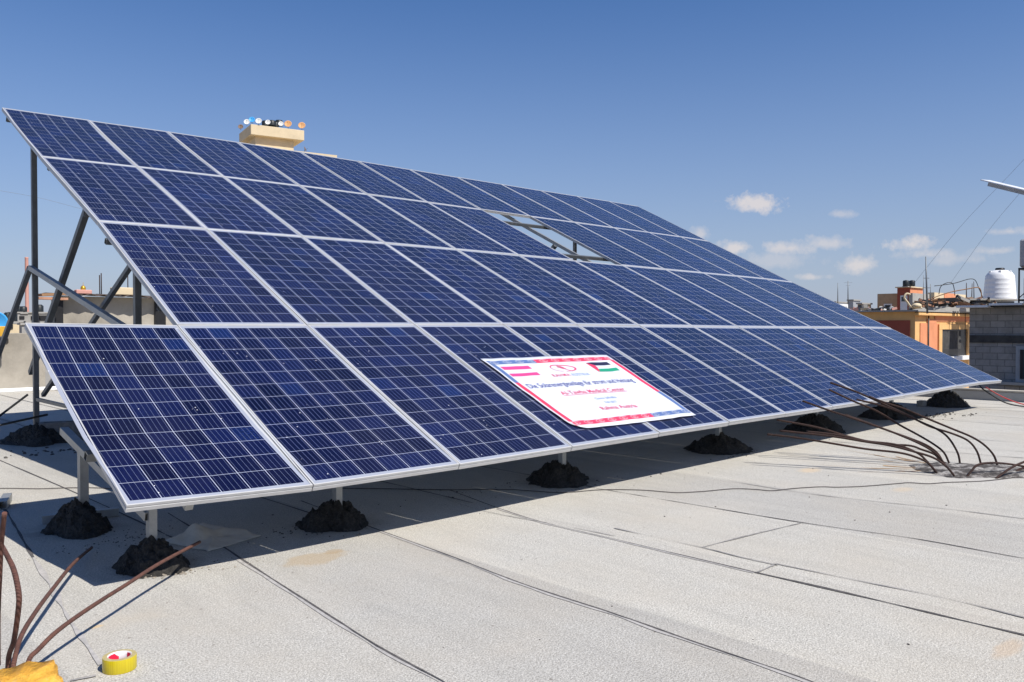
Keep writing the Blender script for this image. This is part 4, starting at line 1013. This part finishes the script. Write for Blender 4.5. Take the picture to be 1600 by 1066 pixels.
bm = bmesh.new(); p = onY(1500, 500, Y0); tube(bm, [(p.x - X0, -.20, Z1 - zb), (p.x - X0, -.20, Z1 - zb - .9)], .012, 6); newobj('hanging_wire', bm, 'dark', t)
# blockwork seen inside the window
faceS(*P_, (1470, 517), (1500, 545), 'darkblock', 'inner_wall', .036, parent=wnd, out=.0345)

# far orange villa
t, X0, Y0, X1, Y1, Z1, zb = building('orange_villa', 1371, 1422.5, 1449, 458, 108, 'far tan and orange villa with black tanks on its roof', 'tan', cat='house')
P_ = (t, X0, Y0, zb)
c2 = at(1422, 449.5, 106); yb = onX(1402, 449.5, c2.x).y; xb = onY(1442, 450, c2.y).x; z_ = c2.z - zb; ax_, ay_ = c2.x - X0, c2.y - Y0
bm = bmesh.new(); box(bm, ax_, ax_ + .08, ay_ + .001, yb - Y0, 0, z_); newobj('tower_shaded_side', bm, 'darkred', t)  # orange tower's face away from the sun, shade painted as dark red
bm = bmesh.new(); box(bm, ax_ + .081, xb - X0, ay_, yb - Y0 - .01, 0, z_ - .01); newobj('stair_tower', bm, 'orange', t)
bm = bmesh.new(); box(bm, ax_ - .2, xb - X0 + .2, ay_ - .2, yb - Y0 + .2, z_ + .01, z_ + .14); newobj('roof_slab', bm, 'cream', t)
def fW(p0, p1, x_, dep, mat, name, par=None):
    a = onX(*p0, x_); b = onX(*p1, x_); bm = bmesh.new(); box(bm, x_ - X0 - dep, x_ - X0 - dep + .04, min(a.y, b.y) - Y0, max(a.y, b.y) - Y0, min(a.z, b.z) - zb, max(a.z, b.z) - zb); return newobj(name, bm, mat, par or t)
af = fW((1407, 462), (1417.5, 500), c2.x, .05, 'white', 'arched_window'); fW((1409, 464), (1415.5, 471), c2.x, .10, 'glass', 'window_pane', af)
wf = fW((1381, 475), (1394, 483.5), X0, .05, 'white', 'window'); fW((1383, 477), (1392, 482), X0, .10, 'dark', 'window_pane', wf)
faceS(*P_, (1425, 459), (1449, 466), 'conc', 'grey_band', .05)
for i, px in enumerate((1415.5, 1425)):
    q = thing('water_tank', at(px, 447.5, 106 + i), ['left black water tank on the far orange villa', 'right black water tank on the far orange villa'][i], 'water tank', 'black tanks on the far villa')
    bm = bmesh.new(); lathe(bm, [(.36, 0), (.38, .1), (.38, .62), (.3, .74), (.1, .78), (0, .78)], 18); newobj('tank_body', bm, 'tankblack', q, smooth=True)
    bm = bmesh.new(); box(bm, -.35, .35, -.35, .35, -.1, -.004); newobj('tank_stand', bm, 'conc', q)
t, *_ = building('orange_annex', 1450, 1460, 1509, 457, 95, 'far cream house with an orange band right of the orange villa', 'cream', cat='house')
c2 = at(1460, 457, 95); bm = bmesh.new(); a = onY(1475, 458, c2.y); b = onY(1492, 478, c2.y); box(bm, a.x - c2.x, b.x - c2.x, -.06, -.005, b.z + 10, a.z + 10); newobj('orange_field', bm, 'orange', t)
t, *_ = building('grey_villa', 1420, 1426, 1452, 458, 90, 'far grey house front between the villa tower and the tall mast', 'conc', cat='house')

# building carrying the white tank
t, X0, Y0, X1, Y1, Z1, zb = building('rear_house', 1448, 1462, 1640, 477, 38, 'grey house behind the ochre house carrying the white tank', 'conc', cat='house')
tk = thing('water_tank', at(1562, 470.5, 39.5), 'big white ribbed plastic water tank on the roof at the right', 'water tank')
bm = bmesh.new(); r_ = .68
prof = [(r_ + .02, 0)]
for k in range(5):
    z = .12 + k * .22; rr = r_ + .015 - k * .018; prof += [(rr, z), (rr + .003, z + .03), (rr - .006, z + .05)]
prof += [(.60, 1.20), (.53, 1.30), (.50, 1.34), (.40, 1.42), (.25, 1.45), (0.0, 1.46)]
lathe(bm, prof, 36, cap=False); newobj('tank_body', bm, 'tankwhite', tk, smooth=True)
bm = bmesh.new(); lathe(bm, [(.20, 1.43), (.20, 1.53), (.17, 1.56), (0, 1.57)], 20); newobj('tank_lid', bm, 'dark', tk)
bm = bmesh.new()
for k in range(6):
    a = k * math.pi / 3 + .3; box(bm, .46 * math.cos(a) - .05, .46 * math.cos(a) + .05, .46 * math.sin(a) - .05, .46 * math.sin(a) + .05, 1.28, 1.42, .01)
newobj('lifting_lug', bm, 'tankwhite', tk)
# steel stand with grey header tank at the edge
st_ = thing('tank_stand', at(1592, 470, 32), 'black steel stand holding a grey tank at the right picture edge', 'tank stand')
bm = bmesh.new(); s0 = at(1592, 470, 32)
for (dx, dy) in ((0, 0), (.9, -.9), (.05, -1.0), (.9, 0)): bar(bm, (dx, dy, -1), (dx, dy, 1.25), .05)
for z in (.02, 1.22): bar(bm, (0, 0, z), (.05, -1.0, z), .07); bar(bm, (.05, -1.0, z), (.9, -.9, z), .07); bar(bm, (0, 0, z), (.9, 0, z), .07)
bar(bm, (0, 0, .1), (.05, -1.0, 1.1), .03); newobj('stand_frame', bm, 'dark', st_)
bm = bmesh.new(); box(bm, .0, .9, -.95, .0, 1.27, 2.35, .06); newobj('header_tank', bm, 'tankblue', st_)
bm = bmesh.new(); box(bm, .1, .8, -.85, -.12, .06, .9, .05); newobj('lower_tank', bm, 'tankblue', st_)

# roof clutter between ochre house and tank
def mast(px, y0, y1, d, r, label, name='mast', cross=None, mat='steeldark', grp=None, lean=0):
    b = at(px, y1, d); tp_ = at(px + lean, y0, d); bm = bmesh.new(); tube(bm, [b, (b + tp_) / 2, tp_], [r, r * .8, r * .5], 6)
    if cross:
        for f_, L_ in cross:
            c = b + (tp_ - b) * f_; bar(bm, c - Vector((.7, -.7, 0)) * L_ * .5, c + Vector((.7, -.7, 0)) * L_ * .5, .02)
    return tag(newobj(name, bm, mat), label, 'mast', grp)
mast(1449, 401, 490, 30, .035, 'tall thin dark antenna mast left of the white tank', lean=-2.5, cross=[(.45, .3), (.62, .2)])
mast(1433 + 10, 430, 478, 44, .02, 'thin pole just left of the tall mast', grp='thin poles on the roofs at the right')
mast(1454, 444, 480, 34, .02, 'thin pole just right of the tall mast', grp='thin poles on the roofs at the right')
mast(1510, 442, 476, 36, .025, 'left one of the rebar stubs before the white tank', 'roof_rebar', mat='rust', grp='rebar stubs on the roof before the white tank')
mast(1518, 443, 476, 36, .022, 'middle one of the rebar stubs before the white tank', 'roof_rebar', mat='rust', grp='rebar stubs on the roof before the white tank', lean=1)
mast(1522, 440, 476, 36, .022, 'right one of the rebar stubs before the white tank', 'roof_rebar', mat='rust', grp='rebar stubs on the roof before the white tank', lean=-.5)
mast(1309, 442, 475, 90, .05, 'plain thin mast on the far skyline right of the array', grp='far masts on the skyline')
mast(1325, 439, 475, 90, .06, 'far mast with a small crosspiece on the skyline', cross=[(.92, .9), (.8, .5)], grp='far masts on the skyline')
cable(pathd([(1460, 447, 36), (1490, 443, 36), (1520, 436, 36), (1530, 452, 36), (1536, 466, 36)]), .016, 'dark', 'thin pipe frame line above the cluttered roof')
cable(pathd([(1467, 460, 36), (1470, 448, 36), (1480, 442, 36), (1488, 443, 36), (1491, 452, 36), (1492, 462, 36)]), .016, 'dark', 'thin hoop of pipe on the cluttered roof')
cable(pathd([(1447, 470, 35.5), (1480, 458, 35.5), (1510, 452, 35.5), (1530, 450, 35.5), (1534, 465, 35.5)]), .022, 'wood', 'pale wooden pole leaning across the cluttered roof')
jl = ['dark plank pile at the left of the cluttered roof', 'rusty sheet lying on the cluttered roof', 'long grey plank before the white tank', 'dark crate on the cluttered roof below the hoop', 'pale timber on the cluttered roof edge', 'grey board under the rebar stubs', 'dark sheet near the white tank base', 'brown pallet between mast and rebar stubs']
for i, (px, py, L_, h_, mt) in enumerate(((1456, 477, 1.2, .10, 'dark'), (1474, 476, 1.0, .12, 'rustsheet'), (1548, 470, 2.4, .07, 'conc'), (1484, 474, .7, .22, 'dark'), (1500, 477, 1.0, .08, 'wood'), (1520, 472, 1.3, .08, 'conc'), (1545, 475, 1.8, .10, 'dark'), (1498, 472, .9, .16, 'wood'))):
    bm = bmesh.new(); box(bm, -L_ * .5, L_ * .5, -.3, .3, 0, h_, .01); o = newobj('roof_junk', bm, mt, loc=at(px, py, 34)); o.rotation_euler = (0, R(random.uniform(-4, 4)), R(-45 + random.uniform(-12, 12)))
    tag(o, jl[i], 'debris', 'debris on the cluttered roof')
bm = bmesh.new(); rj = random.Random(5)
for _ in range(150):
    p = at(rj.uniform(1440, 1556), rj.uniform(471, 480), rj.uniform(33, 36)); L_ = rj.uniform(.1, .7); a = rj.uniform(0, 6.28)
    d_ = Vector((math.cos(a), math.sin(a), rj.uniform(-.25, .45))) * L_
    bar(bm, p, p + d_, rj.uniform(.03, .13), rj.uniform(.03, .12), mi=rj.choice((0, 0, 1, 2, 3)))
newobj('roof_debris', bm, ['dark', 'wood', 'conc', 'rustsheet'])['kind'] = 'stuff'
bm = bmesh.new()
for _ in range(60):
    p = at(rj.uniform(1300, 1400), rj.uniform(482, 487), rj.uniform(60, 70)); s_ = rj.uniform(.15, .6)
    bar(bm, p, p + Vector((rj.uniform(-1, 1), rj.uniform(-1, 1), .3)) * s_, s_ * .5, s_ * .5, mi=rj.choice((0, 1, 2, 3)))
newobj('skyline_clutter', bm, ['dark', 'conc', 'pinkc', 'white'])['kind'] = 'stuff'
# white swan-neck flue on the ochre roof
t = thing('plaster_ornament', at(1425, 483, 30), 'pale curved swan shaped ornament on the ochre house roof', 'ornament')
bm = bmesh.new(); tube(bm, smoothpath([(0.25, -.25, .05), (0, 0, .06), (-.12, .12, .25), (-.2, .2, .42), (-.14, .14, .55), (-.05, .05, .52)], 5), [.035] * 26, 8)
bmesh.ops.create_icosphere(bm, subdivisions=2, radius=.16, matrix=Matrix.Translation((.12, -.12, .12)) @ Matrix.Diagonal((1.3, 1, .6, 1))); newobj('ornament_body', bm, 'cream', t, smooth=True)

# steel profile high at the right picture edge, on a pole outside the frame
t = thing('metal_profile', at(1547, 287, 16), 'grey metal profile jutting into the sky at the right edge', 'metal bar')
o_ = at(1547, 287, 16); e = at(1700, 324, 14.2); bm = bmesh.new(); bar(bm, (0, 0, 0), e - o_, .10, .10); newobj('lower_profile', bm, 'tankblue', t)
bm = bmesh.new(); bar(bm, (-.05, .07, .065), e - o_ + Vector((-.05, .07, .07)), .24, .02); newobj('top_sheet', bm, 'sheetw', t)
bm = bmesh.new(); bar(bm, e - o_ + Vector((0, 0, -.03)), Vector((e.x - o_.x, e.y - o_.y, -o_.z - 10)), .12); newobj('pole', bm, 'steeldark', t)

# ------------------------------------------------------------------ far skyline
def small_house(pl, pc, pr, ytop, d, mat, label, wins=()):
    t, X0, Y0, X1, Y1, Z1, zb = building('distant_house', pl, pc, pr, ytop, d, label, mat, cat='house', group='distant houses on the skyline')
    for (a, b) in wins: faceS(t, X0, Y0, zb, a, b, 'dark', 'window', .1, out=.02)
    bm = bmesh.new(); box(bm, -.15, X1 - X0 + .15, -.15, Y1 - Y0 + .15, Z1 - zb + .01, Z1 - zb + .2); newobj('roof_slab', bm, 'conc', t)
    return t
small_house(14, 24, 90, 489.5, 120, 'conc', 'distant unfinished concrete house with tanks, left of the shed', [((30, 494), (38, 499)), ((48, 494), (52, 500)), ((61, 493), (74, 501)), ((30, 502), (40, 509))])
small_house(-30, -20, 34, 504, 90, 'cream', 'distant low pale house with a dark opening at the left edge', [((12, 507.5), (20, 514))])
small_house(30, 34, 100, 508, 80, 'conc', 'distant low grey house in front of the concrete house', [((42, 512), (50, 520)), ((60, 512), (68, 520))])
small_house(1296, 1306, 1334, 473, 140, 'white', 'distant white house under the far masts', [((1312, 478), (1318, 482))])
small_house(1325, 1333, 1344, 470, 130, 'tankblue', 'distant pale narrow house left of the cream one')
small_house(1340, 1346, 1361, 475.5, 110, 'cream', 'distant cream house beside the orange villa', [((1349, 480), (1353, 484))])
small_house(1353, 1361, 1376, 484, 100, 'pinkc', 'distant pink house low beside the orange villa')
small_house(1280, 1300, 1352, 487, 75, 'tan', 'low distant tan house behind the array edge')
for i, (px, py, d, r_, h_) in enumerate(((12.5, 503, 89, .45, 1.0), (20, 503, 89, .45, 1.0), (31, 488.5, 121, .5, .9), (36.5, 488.5, 121, .5, .9), (61.5, 488, 121, .55, 1.1))):
    q = thing('water_tank', at(px, py, d), ['dark tank on the low pale house, nearest the left edge', 'dark tank on the low pale house, next to the pink column', 'left small tank on the concrete house', 'right small tank on the concrete house', 'black tank right of the rear post on the concrete house'][i], 'water tank', 'tanks on the distant houses at the left')
    bm = bmesh.new(); lathe(bm, [(r_, .05), (r_, h_ * .8), (r_ * .6, h_), (0, h_)], 14); newobj('tank_body', bm, 'tankblack', q, smooth=True)
    bm = bmesh.new(); box(bm, -r_, r_, -r_, r_, -.2, .04); newobj('tank_stand', bm, 'conc', q)
# pink minaret
p = at(41.5, 402, 150); t = thing('minaret', (p.x, p.y, -10), 'slender pink minaret shaft left of the rear post', 'minaret')
bm = bmesh.new(); lathe(bm, [(.45, 0), (.34, 6), (.29, p.z + 9.8), (.31, p.z + 9.85), (.31, p.z + 9.95), (.26, p.z + 10)], 16, cap=True); newobj('shaft', bm, 'pinkc', t)
# golden dome
p = at(130, 453, 200); t = thing('domed_mosque', (p.x, p.y, -10), 'distant small golden dome above the shed roof', 'mosque')
bm = bmesh.new(); lathe(bm, [(.30, p.z + 9.75), (.52, p.z + 9.95), (.60, p.z + 10.3), (.52, p.z + 10.7), (.30, p.z + 10.95), (.06, p.z + 11.05), (.035, p.z + 11.8), (0, p.z + 11.8)], 20)
sc_ = 1.0; newobj('dome', bm, 'gold', t, smooth=True)
bm = bmesh.new(); lathe(bm, [(.45, p.z + 8.2), (.45, p.z + 9.8)], 12, cap=True); box(bm, -3, 3, -3, 3, 0, p.z + 8.2); newobj('drum', bm, 'white', t)
